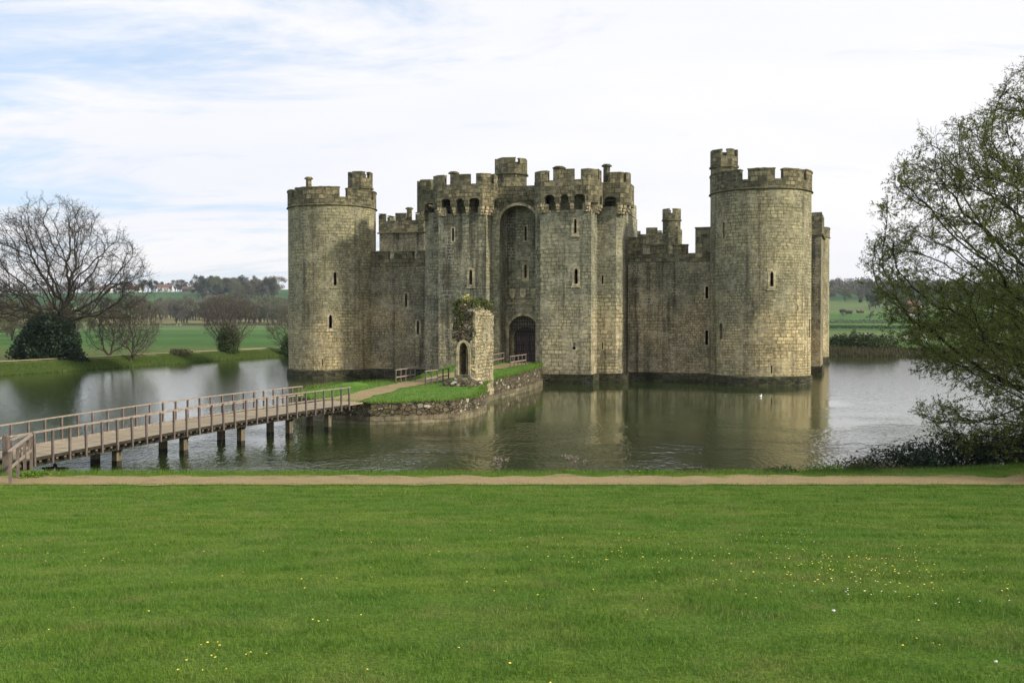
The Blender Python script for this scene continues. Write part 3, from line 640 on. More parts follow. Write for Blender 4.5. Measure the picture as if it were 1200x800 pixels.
chimney(tl, A0 + S * 18.6 + SR * -.2, 17, 19.15, .34)
pc_ = np.array((19.2, 139.0)); tp = square_tower([(16.2, 140.1), (22.9, 138.1), (24.3, 142.9), (17.6, 144.9)], 18.6)
turret(tp, (22.3, 139.4), 1.35, 10, 19.55, 21.2, gaps=(60, 150, 240, 330), rot=.3)

# ------------------------------------------------------------------ gatehouse
def mir(pts): return [(2 * MID - a, b) for a, b in pts][::-1]
ZB = 15.9; ZP0 = 15.98; ZP1 = 18.02; ZM = 18.95
gc = MB(); cuts = []
# middle block with the recess that holds the gate
mb = MB(); mb.prism(ccw(prect(11.14, 30.25, -6, 2.3)), .7, 15.6); mb.prism(ccw(prect(18.9, 22.8, -5.9, 2.298)), 15.602, 16.89); me = mb.mesh('gatehouse')
c1 = MB(); prof_prism(c1, lancet(2.76, 4.35, 1.35, 8), uv2(MID, 2.3), V, 1.7, .5, -.75)
c2 = MB(); prof_prism(c2, lancet(2.24, 3.3, 1.0, 8), uv2(MID, 2.3), V, 1.7, -.7, -1.35)
cuts = [c1, c2]; gws = [window(None, uv2(MID + .22, 2.3), V, 9.6, 10.85, .24, cuts, 'lancet'), window(None, uv2(MID + .22, 2.3), V, 13.1, 14.4, .22, cuts, 'slit')]
gh = group_part('gatehouse', cut(me, cuts, 'gatehouse'), M['gate'])
for nme, wm in gws: build(nme, wm, [M['frame'], M['painted_shade']], gh)
for sgn in (0, 1):
    f = (lambda p: p) if sgn == 0 else (lambda p: [(2 * MID - a, b) for a, b in p])
    shoulder = [(11.14, 2.303), (19.15, 2.303), (19.15, 4.3), (18.322, 4.3), (18.322, 3.0), (11.64, 3.0), (11.14, 2.6)]
    if sgn: shoulder[0] = (11.49, 2.303); shoulder[-1] = (11.49, 2.6); shoulder[-2] = (11.95, 3.0)
    mb = MB(); mb.prism(ccw([uv2(*p) for p in f(shoulder)]), .7, ZB)
    cuts = []; ws = []
    if sgn == 1: ws = [window(None, uv2(28.55, 3.0), V, 8.9, 9.7, .16, cuts, 'slit'), window(None, uv2(28.55, 3.0), V, 3.0, 3.6, .1, cuts, 'slit')]
    me = mb.mesh('shoulder')
    if cuts: me = cut(me, cuts, 'shoulder')
    uvmap(me); link('shoulder', me, M['gate'], gh)
    for nme, wm in ws: build(nme, wm, [M['frame'], M['painted_shade']], gh)
    front = [(13.68, 3.003), (18.318, 3.003), (18.318, 5.7), (13.68, 5.7)]
    mb = MB(); mb.prism(ccw([uv2(*p) for p in f(front)]), .7, 15.42); cuts = []
    if sgn == 0: ws = [window(None, uv2(15.1, 5.7), V, 12.9, 14.1, .22, cuts, 'slit'), window(None, uv2(16.82, 5.7), V, 8.9, 10.25, .3, cuts, 'lancet'), window(None, uv2(16.9, 5.7), V, 3.0, 3.65, .1, cuts, 'key')]
    else: ws = [window(None, uv2(26.63, 5.7), V, 13.35, 14.6, .24, cuts, 'lancet'), window(None, uv2(26.7, 5.7), V, 8.85, 10.2, .32, cuts, 'lancet'), window(None, uv2(26.52, 5.7), V, 3.0, 3.65, .1, cuts, 'key')]
    mb.prism(ccw([uv2(*p) for p in f([(14.25, 3.003), (17.75, 3.003), (17.75, 4.3), (14.25, 4.3)])]), 15.422, 16.89)  # inner block added behind the machicolation openings to keep them dark
    me = cut(mb.mesh('gate_tower'), cuts, 'gate_tower'); uvmap(me); gt = link('gate_tower', me, M['gate'], gh)
    for nme, wm in ws: build(nme, wm, [M['frame'], M['painted_shade']], gh)
    # plinth
    pl = [(10.9, -5), (19.3, -5), (19.3, 4.4), (18.5, 4.4), (18.5, 5.9), (13.45, 5.9), (13.45, 3.2), (11.5, 3.2), (10.9, 2.7)]
    mb = MB(); mb.prism(ccw([uv2(*p) for p in f(pl)]), -1.4, .8); build('plinth', mb, M['plinth'], gh)
    # parapet outline, run so that 'left' is inward: left tower clockwise reversed
    bk = -5.9 if sgn == 0 else .36; ex_ = 0 if sgn == 0 else .30
    out = [(10.45 + ex_, bk), (10.45 + ex_, 2.95), (11.15 + ex_, 3.62), (13.055, 3.62), (13.055, 5.5), (13.80, 6.28), (18.15, 6.28), (18.94, 5.5), (18.94, 4.06)]
    path = [uv2(*p) for p in out]
    if sgn == 1: path = [uv2(*p) for p in mir(out)]
    cum = [0]
    for a, b in zip(path[:-1], path[1:]): cum.append(cum[-1] + math.dist(a, b))
    tot = cum[-1]
    def sof(i): return cum[i] if sgn == 0 else tot - cum[::-1][0] * 0 - cum[len(cum) - 1 - i]
    def S_(i): return cum[i] if sgn == 0 else cum[len(cum) - 1 - i]
    def iv(i, d0, d1):       # interval d0..d1 metres after outline point i, counted in the left tower's direction
        a = S_(i); return (a + d0, a + d1) if sgn == 0 else (a - d1, a - d0)
    mb = MB(); low = ZP0
    arch_top = 16.72
    wallpath(mb, path, .36, [(0, tot, arch_top + .001, ZP1)])
    # lower band with the machicolation openings left out (front: three, rear shoulder: one)
    fw = 18.15 - 13.80; ce = fw / 2; ow = .98
    ops = [(5, ce - 1.38 - ow / 2, ce - 1.38 + ow / 2), (5, ce - ow / 2 + .10, ce + ow / 2 - .10), (5, ce + 1.38 - ow / 2, ce + 1.38 + ow / 2), (2, .35, 1.45), (0, 2, 2.9), (0, 4, 4.9), (0, 6.2, 7.1), (3, .45, 1.15), (7, .35, .95)]
    if sgn: ops = [o_ for o_ in ops if o_[0] != 0]
    spans = sorted(q for q in (iv(*o_) for o_ in ops) if q[0] > 0 and q[1] < tot); s = 0; lows = []
    for a, b in spans: lows.append((s, a, low, arch_top)); s = b
    lows.append((s, tot, low, arch_top)); wallpath(mb, path, .36, lows)
    for a, b in spans:       # shoulders that round the head of each opening
        for (q0, q1, zz) in ((a, a + .10, .16), (a + .10, a + .2, .07), (b - .10, b, .16), (b - .2, b - .10, .07)): wallpath(mb, path, .34, [(q0, q1, arch_top - zz, arch_top)])
    # merlons
    mers = [(5, -1.0, .66), (5, 1.25, 3.2), (6, -.62, .9), (7, .12, 1.3), (4, -.55, -.1), (4, -1.35, -.75), (1, -.8, .35), (2, -.35, .95), (0, .2, 1.8), (0, 2.5, 4.1), (0, 4.8, 6.4)]
    mb2 = MB(); mz_ = []
    for o_ in mers:
        if sgn and o_[0] == 0: continue
        a, b = iv(*o_); a = max(a, .001); b = min(b, tot - .001)
        if b - a < .25: continue
        mz_.append((a, b, ZP1 + .001, ZM - .12 + random.uniform(-.04, .04)))
    wallpath(mb, path, .36, mz_)
    wallpath(mb, path, .42, [(a - .0, b + .0, z, z + .12) for a, b, _, z in mz_], mi=1, jit=.025); build('parapet', mb, [M['parapet'], M['coping']], gh)
    # corbels: two stepped rolls each
    sp_c = []
    for o_ in (ops[0], ops[1], ops[2]): sp_c += [o_[1] - .19, o_[2] + .19]
    for (i, d) in [(5, sp_c[0] - .22), (5, sp_c[0] + .02), (5, (sp_c[1] + sp_c[2]) / 2), (5, (sp_c[3] + sp_c[4]) / 2), (5, sp_c[5] - .02), (5, sp_c[5] + .22), (2, .12), (2, 1.68), (6, .55), (4, -.5), (3, .2), (3, 1.4), (7, .15), (7, 1.15), (1, -.5), (1, .4), (0, 1.75), (0, 3.4), (0, 5.5)]:
        a, b = iv(i, d - .14, d + .14)
        if a < .01 or b > tot - .01: continue
        cb = MB()
        P0 = []
        for th0, th1, z0, z1 in ((.0, .62, 15.70, 15.975), (.16, .63, 15.46, 15.698), (.33, .64, 15.22, 15.458)):
            seg = [k for k in range(len(cum) - 1) if cum[k] <= (a + b) / 2 <= cum[k + 1]][0]
            pa = np.array(path[seg]); pb = np.array(path[seg + 1]); t = (pb - pa) / np.linalg.norm(pb - pa); q = np.array((-t[1], t[0]))
            c0 = pa + t * (a - cum[seg]); c1_ = pa + t * (b - cum[seg]); ins = .03 if th0 == 0 else th0
            cb.prism(ccw([tuple(c0 + q * ins), tuple(c1_ + q * ins), tuple(c1_ + q * (th1 + .25)), tuple(c0 + q * (th1 + .25))]), z0, z1)
        build('corbel', cb, M['frame'], gh)
# roof slab behind the parapets keeps the gap above the walls dark
ro = [(11.2, -.2), (11.2, 2.9), (11.6, 3.25), (13.4, 3.25), (13.4, 5.5), (13.95, 5.92), (18.0, 5.92), (18.6, 5.4), (18.6, 3.5)]
mb = MB(); mb.prism(ccw([uv2(*p) for p in ro + mir(ro)]), 16.895, 17.05); build('roof', mb, M['lead'], gh)
mb = MB(); mb.prism(ccw(prect(10.9, 30.2, -5.8, -.25)), 15.7, 16.9); build('roof', mb, M['gate'], gh)
# great arch over the recess
hw = 1.72; pts = [(-2.549, -1.3), (-hw, -1.3), (-hw, .0)] + [(-hw * math.cos(math.pi * k / 16), 1.42 * math.sin(math.pi * k / 16)) for k in range(1, 16)] + [(hw, 0), (hw, -1.3), (2.549, -1.3), (2.549, 3.2), (-2.549, 3.2)]
mb = MB()
n = 16; nx, ny = V; tx, ty = -ny, nx
def wp(x, z, d): return (uv2(MID, 3.1)[0] + tx * x + nx * d, uv2(MID, 3.1)[1] + ty * x + ny * d, 14.75 + z)
top = 3.2
arcp = [(-hw * math.cos(math.pi * k / n), 1.42 * math.sin(math.pi * k / n)) for k in range(n + 1)]
prof_prism(mb, [(-2.549, -1.6), (-hw, -1.6), (-hw, 0), (-hw, top), (-2.549, top)], uv2(MID, 3.1), V, 14.75, .95, 0)
prof_prism(mb, [(hw, -1.6), (2.549, -1.6), (2.549, top), (hw, top), (hw, 0)], uv2(MID, 3.1), V, 14.75, .95, 0)
for (x0, z0), (x1, z1) in zip(arcp[:-1], arcp[1:]): prof_prism(mb, [(x0, z0), (x1, z1), (x1, top), (x0, top)], uv2(MID, 3.1), V, 14.75, .949, 0.001)
build('gate_arch', mb, M['parapet'], gh)
mb = MB(); o1 = [(x * 1.0, z) for x, z in arcp]; o2 = [(x * 1.15, z * 1.17) for x, z in arcp]
for k in range(n): prof_prism(mb, [o1[k], o1[k + 1], o2[k + 1], o2[k]], uv2(MID, 3.1), V, 14.75, 1.02, .9)
build('arch_moulding', mb, M['frame'], gh)
# gate: mouldings, portcullis, door, shields
mb = MB(); prof_prism(mb, [(-1.70, 0), (1.70, 0), (1.70, .15), (-1.70, .15)], uv2(MID, 2.3), V, 7.15, .13, 0.002); build('string_course', mb, M['frame'], gh)
mb = MB(); i_ = lancet(2.76, 4.35, 1.35, 8); o_ = [(x * 1.13, z * 1.06) for x, z in i_]; ring_prism(mb, o_, i_, uv2(MID, 2.3), V, 1.7, .07, -.2); build('arch_moulding', mb, M['frame'], gh)
mb = MB(); prof_prism(mb, lancet(2.3, 3.35, 1.0, 8), uv2(MID, 2.3), V, 1.69, -1.1, -1.3); dr = build('door', mb, M['door'], gh)
mb = MB()
for q in (-.75, -.25, .25, .75): mb.bar((*uv2(MID + q * 1.3, 1.26), 1.8), (*uv2(MID + q * 1.3, 1.26), 4.7 - abs(q) * .7), .06, .06)
for z in (2.3, 3.3, 4.2): mb.bar((*uv2(MID - 1.0, 1.25), z), (*uv2(MID + 1.0, 1.25), z), .06, .1)
build('door_straps', mb, M['iron'], gh)
mb = MB()
for k in range(-5, 6):
    q = k * .25; mb.bar((*uv2(MID + q, 1.8), 4.55), (*uv2(MID + q, 1.8), 6.0 - abs(q) ** 2 * .45), .06, .06)
for z in (4.75, 5.1, 5.45, 5.8): 
    w_ = 1.30 if z < 5.2 else (1.1 if z < 5.6 else .7); mb.bar((*uv2(MID - w_, 1.83), z), (*uv2(MID + w_, 1.83), z), .05, .08)
build('portcullis', mb, M['iron'], gh)
for q in (-1.05, .0, 1.05):
    sh = [(-.27, .55), (-.27, .2), (-.15, -.05), (0, -.18), (.15, -.05), (.27, .2), (.27, .55)]
    mb = MB(); prof_prism(mb, sh, uv2(MID + q, 2.3), V, 7.78, .14, .003); prof_prism(mb, [(-.34, .56), (.34, .56), (.22, .8), (-.22, .8)], uv2(MID + q, 2.3), V, 7.78, .10, .003); build('shield', mb, M['frame'], gh)
turret(gh, np.array(uv2(18.9, -.3)), 1.62, 16.9, 19.55, 21.1, gaps=(100, 190, 280, 10), rot=.25)
chimney(gh, uv2(15.0, 5.2), 17, 19.35, .36); chimney(gh, uv2(25.0, 5.1), 17, 19.4, .42); chimney(gh, uv2(28.9, 2.9), 17, 19.75, .33)

# ------------------------------------------------------------------ causeway island
ISL = [(-9.96, 54.2), (-7.5, 52.9), (-5.3, 53.5), (-3.3, 54.7), (-2.2, 57.2), (-1.75, 60.5), (-1.9, 66), (-1.7, 69), (-.1, 74.5), (1.5, 81), (2.45, 86), (2.6, 92), (-3.6, 95), (-5.2, 84), (-6.3, 76), (-7.1, 70.5), (-9.4, 68.4), (-12.0, 66.5), (-13.2, 62), (-12.2, 57)]
def zi(x, y): return 1.16 + .55 * min(1, max(0, (y - 60) / 28)) + .05 * noise.noise(Vector((x * .5, y * .5, 0)))
def inset(poly, d):
    n = len(poly); o = []
    for i in range(n):
        a = np.array(poly[i - 1]); b = np.array(poly[i]); c = np.array(poly[(i + 1) % n]); t1 = (b - a) / np.linalg.norm(b - a); t2 = (c - b) / np.linalg.norm(c - b)
        m = np.array((-t1[1] - t2[1], t1[0] + t2[0])); m /= np.linalg.norm(m); o.append(tuple(b + m * d))
    return o
def densify(poly, st=.35):
    o = []
    for i in range(len(poly)):
        a = np.array(poly[i]); b = np.array(poly[(i + 1) % len(poly)]); n = max(1, int(np.linalg.norm(b - a) / st)); o += [tuple(a + (b - a) * k / n) for k in range(n)]
    return o
D0 = densify(ISL)
def island():
    mb = MB(); n = len(D0); ins = .25; cen = None
    rings = [inset(ISL, q) for q in (.32, .75, 1.6)]
    rings = [densify(r_) if False else [None] for r_ in rings]
    # top turf: fan of rings towards the spine
    spine = [(-9.2, 56), (-8.6, 62), (-6.0, 68), (-4.2, 76), (-1.8, 84), (-.6, 92)]
    sp = []
    for a, b in zip(spine[:-1], spine[1:]): sp += [np.array(a) + (np.array(b) - np.array(a)) * k / 12 for k in range(12)]
    sp.append(np.array(spine[-1]))
    def near(p): return min(sp, key=lambda q: (q[0] - p[0]) ** 2 + (q[1] - p[1]) ** 2)
    K = 8
    for i, p in enumerate(D0):
        q = near(p); dirv = np.array(q) - np.array(p); 
        for k in range(K + 1):
            f = .0 + (k / K) ** 1.4; c = np.array(p) + dirv * f; inn_ = dirv / max(1e-6, np.linalg.norm(dirv))
            if k == 0: c = c + inn_ * .16
            dz = -.10 if k == 0 else 0.0
            mb.v.append((c[0], c[1], zi(*c) + dz + .04 * noise.noise(Vector((c[0] * 2, c[1] * 2, 5)))))
    for i in range(n):
        j = (i + 1) % n
        for k in range(K): a = i * (K + 1) + k; b = j * (K + 1) + k; mb.f.append((a, b, b + 1, a + 1)); mb.m.append(0)
    props(build('island', mb, M['islegrass'], uv=None, smooth=True), kind='structure')
    # retaining walls: footing and rubble above
    iw = props(empty('retaining_wall', (-5, 60, 0)), 'mossy rubble retaining wall around the grassy causeway island', 'wall')
    def band(name, z0, z1, off0, off1, m, jit):
        mb = MB(); nv = 5
        for i, p in enumerate(D0):
            a = np.array(D0[i - 1]); c = np.array(D0[(i + 1) % n]); t = (c - a) / np.linalg.norm(c - a); o = np.array((t[1], -t[0]))
            for k in range(nv + 1):
                f = k / nv; z = z0 + (z1(p) - z0) * f if callable(z1) else z0 + (z1 - z0) * f
                r_ = off0 + (off1 - off0) * f + jit * noise.noise(Vector((p[0] * 2.3, p[1] * 2.3, z * 3)))
                if callable(z1) and k == nv: z += .10 * noise.noise(Vector((p[0] * 3, p[1] * 3, 1)))
                q = np.array(p) + o * r_; mb.v.append((q[0], q[1], z))
            q = np.array(p) - o * .5; mb.v.append((q[0], q[1], mb.v[-1][2] - .12))
        w = nv + 2
        for i in range(n):
            j = (i + 1) % n
            for k in range(w - 1): mb.f.append((i * w + k, j * w + k, j * w + k + 1, i * w + k + 1)); mb.m.append(0)
        me = mb.mesh(name); uvl = me.uv_layers.new(name='UVMap'); 
        cumu = [0]
        for i in range(n): cumu.append(cumu[-1] + math.dist(D0[i], D0[(i + 1) % n]))
        for pl in me.polygons:
            ids = [me.loops[l].vertex_index for l in pl.loop_indices]; wrap = max(i // w for i in ids) - min(i // w for i in ids) > 2
            for l in pl.loop_indices:
                vi = me.loops[l].vertex_index; ii = vi // w; ii = n if (wrap and ii == 0) else ii; uvl.data[l].uv = (cumu[ii], me.vertices[vi].co.z)
        link(name, me, m, iw)
    band('footing', -1.3, .42, .22, .20, M['footing'], .05)
    band('rubble_course', .415, lambda p: zi(*p) - .03, .10, -.04, M['rubble'], .16)
island()
ribbon('causeway_path', [(-9.15, 52.6), (-8.9, 57.5), (-8.0, 62.8), (-6.3, 68.2), (-4.4, 75.5), (-1.6, 83), (.6, 89), (1.75, 94.2)], 1.9, M['gravel'], .035, .4, hf=zi, uneven=.2)
# grassy hump at the back of the island
mb = MB()
for j in range(9):
    for i in range(24):
        a = i / 24 * 2 * math.pi; f = j / 8; r_ = 1 - f; x = -10.4 + 1.5 * r_ * math.cos(a); y = 65.6 + 1.1 * r_ * math.sin(a)
        mb.v.append((x, y, 1.05 + .42 * (1 - r_ ** 2.5) + .05 * noise.noise(Vector((x * 2, y * 2, 0)))))
for j in range(8):
    for i in range(24): mb.f.append((j * 24 + i, j * 24 + (i + 1) % 24, (j + 1) * 24 + (i + 1) % 24, (j + 1) * 24 + i)); mb.m.append(0)
props(build('grass_mound', mb, M['islegrass'], uv=None, smooth=True), kind='structure')
mb = MB(); mb.prism(ccw([uv2(MID - 1.45, 1.0), uv2(MID + 1.45, 1.0), uv2(MID + 1.45, 3.0), uv2(MID - 1.45, 3.0)]), 1.0, 1.72); build('threshold', mb, M['footing'], gh)
# rough stones of the old footing beside the island path
def rock_mesh(name, r, seed, n=3):
    bm = bmesh.new(); bmesh.ops.create_icosphere(bm, subdivisions=n, radius=r)
    for v in bm.verts: v.co *= 1 + .35 * noise.noise(v.co * 1.6 / r + Vector((seed, 0, 0))); 
    for v in bm.verts: v.co.z *= .6
    me = bpy.data.meshes.new(name); bm.to_mesh(me); bm.free(); uvmap(me); return me

# ------------------------------------------------------------------ ruined barbican
ru = props(empty('ruined_gatehouse', (-3.2, 67.5, 1.1)), 'tall ruined stone gateway fragment with pointed opening and ivy growing on its broken top', 'ruin')
def ruin():
    bd = U; bn = V; o = np.array((-2.45, 66.0)); W_ = 1.42; D_ = 4.1; H_ = 6.35; z0 = .35
    # grid block
    bm = bmesh.new(); st = .16
    nx_, ny_, nz_ = int(W_ / st), int(D_ / st), int(H_ / st)
    bmesh.ops.create_cube(bm, size=1)
    # faces subdivided by slicing planes
    for ax, nn in ((0, nx_), (1, ny_), (2, nz_)):
        for k in range(1, nn):
            co = [0, 0, 0]; co[ax] = -.5 + k / nn; no = [0, 0, 0]; no[ax] = 1
            bmesh.ops.bisect_plane(bm, geom=bm.verts[:] + bm.edges[:] + bm.faces[:], plane_co=co, plane_no=no)
    for v in bm.verts:
        a = (v.co.x + .5); b = (v.co.y + .5); c = (v.co.z + .5)
        # a: 0 = left, 1 = right ; b: 0 = front, 1 = back
        top = H_ - .35 * abs(a - .6) - .25 * b + .35 * noise.noise(Vector((a * 3, b * 6, 0)))
        zz = z0 + c * top if c > .5 else z0 + c * H_
        if c > .5: zz = z0 + .5 * H_ + (c - .5) * 2 * (top - .5 * H_)
        x = a * W_; y = b * D_
        if a < .35 and c > .42: k_ = (1 - a / .35); x -= k_ * (.14 + .34 * noise.noise(Vector((y * 1.2, zz * 1.3, 4)))); y += k_ * .3 * noise.noise(Vector((x * 2, zz * 1.7, 9))) * (b < .5)
        if c > .93: x += (.5 - a) * .5 * (c - .93) / .07; y += (.5 - b) * .6 * (c - .93) / .07
        p = o - bd * (W_ - x) - bn * y
        v.co = Vector((p[0], p[1], zz))
    me = bpy.data.meshes.new('r'); bm.normal_update(); bmesh.ops.recalc_face_normals(bm, faces=bm.faces[:]); bm.to_mesh(me); bm.free()
    cb = MB(); p = o - bd * (W_ - .62); prof_prism(cb, lancet(.66, 2.15, .75, 6), tuple(p), bn, 1.95, .6, -2.4)
    me = cut(me, [cb], 'masonry'); uvmap(me)
    for v in me.vertices:
        n_ = noise.noise_vector(v.co * 2.2) * .09 + noise.noise_vector(v.co * 6) * .05; v.co += n_
    me.materials.append(M['ruin']); me.materials.append(M['rubble'])
    for pl in me.polygons:
        c_ = pl.center; rel = np.array((c_.x, c_.y)) - o; a_ = float(rel @ bd) + W_; lim = 4.15 + .5 * noise.noise(Vector((c_.x * 2, c_.y * 2, 3)))
        if (pl.normal.x * bd[0] + pl.normal.y * bd[1]) < .5 and c_.z > lim and a_ < W_ - .12: pl.material_index = 1
    link('masonry', me, [], ru)
    mb = MB(); i_ = lancet(.66, 2.15, .75, 6); o_ = [(x * 1.48, z * 1.09 - .02) for x, z in i_]; ring_prism(mb, o_, i_, tuple(p), bn, 1.93, .10, -.3); build('window_surround', mb, M['frame'], ru)
    mb = MB(); prof_prism(mb, [(-.035, 0), (.035, 0), (.035, 1.7), (-.035, 1.7)], tuple(p), bn, 1.95, -.55, -.65); build('mullion', mb, M['frame'], ru)
    # broken base ledge
    for k, (x, y, r_) in enumerate([(-3.35, 65.3, .62), (-2.7, 65.45, .6), (-4.1, 65.5, .5), (-2.25, 65.9, .5), (-3.0, 64.9, .42), (-3.8, 65.0, .36)]):
        me = rock_mesh('rubble', r_, k * 3.1); 
        for v in me.vertices: v.co += Vector((x, y, 1.32))
        link('rubble', me, M['rubble'], ru)
ruin()
def leaf_cloud(name, pts, size, mat_, parent=None, flat=.0, tone=None, jitter=.4):
    """many small leaf-shaped faces at the given points"""
    n = len(pts); P = np.asarray(pts); a = RNG.normal(size=(n, 3)); a[:, 2] *= (1 - flat); a /= np.linalg.norm(a, axis=1)[:, None]
    b = RNG.normal(size=(n, 3)); b -= (b * a).sum(1)[:, None] * a; b /= np.linalg.norm(b, axis=1)[:, None]
    s = size * (1 + jitter * RNG.uniform(-1, 1, n))[:, None]
    v = np.stack([P - a * s, P + b * s * .45, P + a * s, P - b * s * .45], 1).reshape(-1, 3)
    t = RNG.uniform(0, 1, n) if tone is None else tone
    me = np_mesh(name, v, np.arange(n * 4).reshape(n, 4), t, quads=True)
    return link(name, me, mat_, parent)
pts = []
for _ in range(8000):
    a, b = random.random(), random.random(); c = random.random() ** 2.2
    x = a * 1.6 - .15; y = b * 4.2 - .1; zz = 6.72 - c * 2.0 * (1 if (a < .12 or b < .06 or a > .92) else .12) + .34 * noise.noise(Vector((a * 4, b * 9, 2)))
    if a > .92 and c > .55: continue
    if noise.noise(Vector((x * 2.5, y * 2.5, zz * 2.5))) < -.12: continue
    p = np.array((-2.45, 66.0)) - U * (1.42 - x) - V * y; pts.append((p[0], p[1], zz + random.uniform(-.05, .22)))
for _ in range(2200):      # ivy down the left and front-left edge
    b = random.random(); z = 3.2 + 3.5 * random.random() ** .7; a = random.uniform(-.22, .05) if random.random() < .6 else random.uniform(0, .75); fr = a > .05
    if fr and z < 4.9 + a: continue
    y = -.12 if fr else b * 4
    if noise.noise(Vector((a * 3, y * 2, z * 1.6))) < -.02: continue
    p = np.array((-2.45, 66.0)) - U * (1.42 - a) - V * y; pts.append((p[0], p[1], z))
leaf_cloud('ivy', pts, .085, M['ivy'], ru)
pts = [(-3.0 + random.gauss(0, .13), 66.4 + random.gauss(0, .2), 6.95 + random.random() * .4) for _ in range(45)]
props(leaf_cloud('wallflower', pts, .05, M['yellow'], ru), kind='stuff')

# ------------------------------------------------------------------ timber bridge
br = props(empty('footbridge', (-12, 42, 0)), 'long timber footbridge on wooden piles crossing the moat to the island', 'bridge')
NL = np.array((-16.15, 33.25)); NR = np.array((-8.25, 50.15)); bdv = (NR - NL) / np.linalg.norm(NR - NL); bq = np.array((-bdv[1], bdv[0])); BW = 2.55; BL = float(np.linalg.norm(NR - NL))
def bz(s): return .84 + .42 * s / BL + .10 * math.sin(math.pi * max(0, min(1, s / BL)))
def bp(s, w, dz=0): p = NL + bdv * s + bq * w; return (float(p[0]), float(p[1]), bz(s) + dz)
ext = 2.2
mb = MB(); ns = 40; s0_, s1_ = -.2, BL + 1.3
for side in (0, 1):
    pass
for k in range(ns):
    a = s0_ + (s1_ - s0_) * k / ns; b = s0_ + (s1_ - s0_) * (k + 1) / ns
    mb.hexa([bp(a, 0, -.06), bp(b, 0, -.06), bp(b, BW, -.06), bp(a, BW, -.06), bp(a, 0, 0), bp(b, 0, 0), bp(b, BW, 0), bp(a, BW, 0)][0:4][::-1] + [bp(a, BW, 0), bp(b, BW, 0), bp(b, 0, 0), bp(a, 0, 0)])
me = mb.mesh('deck'); uvl = me.uv_layers.new(name='UVMap')
for l in me.loops:
    co = me.vertices[l.vertex_index].co; d = np.array((co.x, co.y)) - NL; uvl.data[l.index].uv = (float(d @ bq) + 2, float(d @ bdv))
bm = bmesh.new(); bm.from_mesh(me); bmesh.ops.recalc_face_normals(bm, faces=bm.faces[:]); bm.to_mesh(me); bm.free()
link('deck', me, M['deck'], br)
for w in (.32, BW - .32, BW / 2 - .5, BW / 2 + .5):
    mb = MB(); 
    for k in range(20):
        a = BL * k / 20; b = BL * (k + 1) / 20; mb.bar(bp(a, w, -.25), bp(b, w, -.25), .10, .17)
    build('beam', mb, M['darkwood'], br)
mb = MB(); s = .1
while s < BL: mb.bar(bp(s, .02, -.115), bp(s, BW - .02, -.115), .10, .10); s += .34
build('joists', mb, M['pile'], br, 'wall')
for w in (-.012, BW + .012):
    mb = MB()
    for k in range(20): a = BL * k / 20; b = BL * (k + 1) / 20; mb.bar(bp(a, w, -.035), bp(b, w, -.035), .05, .10)
    build('edge_board', mb, M['darkwood'], br)
NP = 26
for side, (w, sa, sb) in enumerate(((-.065, .15, BL - .02), (BW + .065, -1.6, BL - .4))):
    n = NP if side == 0 else 27
    for k in range(n + 1):
        s = sa + (sb - sa) * k / n; tilt = random.uniform(-.03, .03)
        mb = MB(); p0 = bp(s, w, -.27 if s > 0 else -.05); p1 = bp(s + tilt, w, .86); mb.bar(p0, p1, .07, .07, up=(bdv[0], bdv[1], 0)); build('post', mb, M['wood'], br)
    mb = MB(); mr = MB()
    for k in range(20):
        a = sa - .08 + (sb - sa + .16) * k / 20; b = sa - .08 + (sb - sa + .16) * (k + 1) / 20
        mb.bar(bp(a, w, .885), bp(b, w, .885), .085, .045); wi = w + (.055 if side == 0 else -.055); mr.bar(bp(a, wi, .45), bp(b, wi, .45), .03, .06)
    build('handrail', mb, M['woodpale'], br); build('mid_rail', mr, M['woodpale'], br)
for s in (.4, 4.4, 7.9, 11.4, 14.8, 17.9):
    for w in (BW / 2 - .56, BW / 2 + .56):
        x, y, z = bp(s, w, -.30); mb = MB(); mb.bar((x, y, -1.6), (x, y, z), .25, .25, up=(bdv[0], bdv[1], 0)); mb.bar((x - .0, y, -1.6), (x, y, .2), .255, .255, 1, up=(bdv[0], bdv[1], 0))
        build('pile', mb, [M['pile'], M['darkwood']], br)
    mb = MB(); mb.bar(bp(s, .5, -.39), bp(s, BW - .5, -.39), .14, .11); build('cross_beam', mb, M['darkwood'], br)

def railing(name, label, a, b, n, h, hf, group=None, mid=True, posth=.07, fall=0., cat='railing'):
    t = props(empty(name, (a[0], a[1], hf(*a))), label, cat, group); a = np.array(a, float); b = np.array(b, float)
    def P(f, dz): p = a + (b - a) * f; return (p[0], p[1], hf(*p) + dz)
    for k in range(n + 1):
        f = k / n; hh = h; mb = MB(); mb.bar(P(f, -.1), P(f, hh), posth, posth, up=((b - a)[0], (b - a)[1], 0)); build('post', mb, M['wood'], t)
    mb = MB(); mb.bar(P(-.02, h + .03), P(1.02, h + .03 + fall), .10, .05); build('handrail', mb, M['woodpale'], t)
    if mid: mb = MB(); mb.bar(P(0, h * .5), P(1, h * .5 + fall), .05, .08); build('mid_rail', mb, M['woodpale'], t)
    return t
G = 'short timber railings on the causeway island'
railing('railing', 'short timber railing on the far side of the island path, left of the ruin', (-7.75, 66.4), (-6.75, 69.3), 4, .92, zi, G)
railing('railing', 'short timber railing on the near side of the island path beside the ruin', (-5.7, 65.6), (-4.35, 68.2), 4, .92, zi, G)
railing('railing', 'short timber railing half hidden behind the right side of the ruin', (-1.75, 86.2), (-.75, 90.5), 4, .92, zi, G)
railing('railing', 'short timber railing in front of the castle door', (-.15, 83.6), (1.2, 86.6), 4, .92, zi, G)
gz = lambda x, y: .62 if y > 29 else h1(x, y)
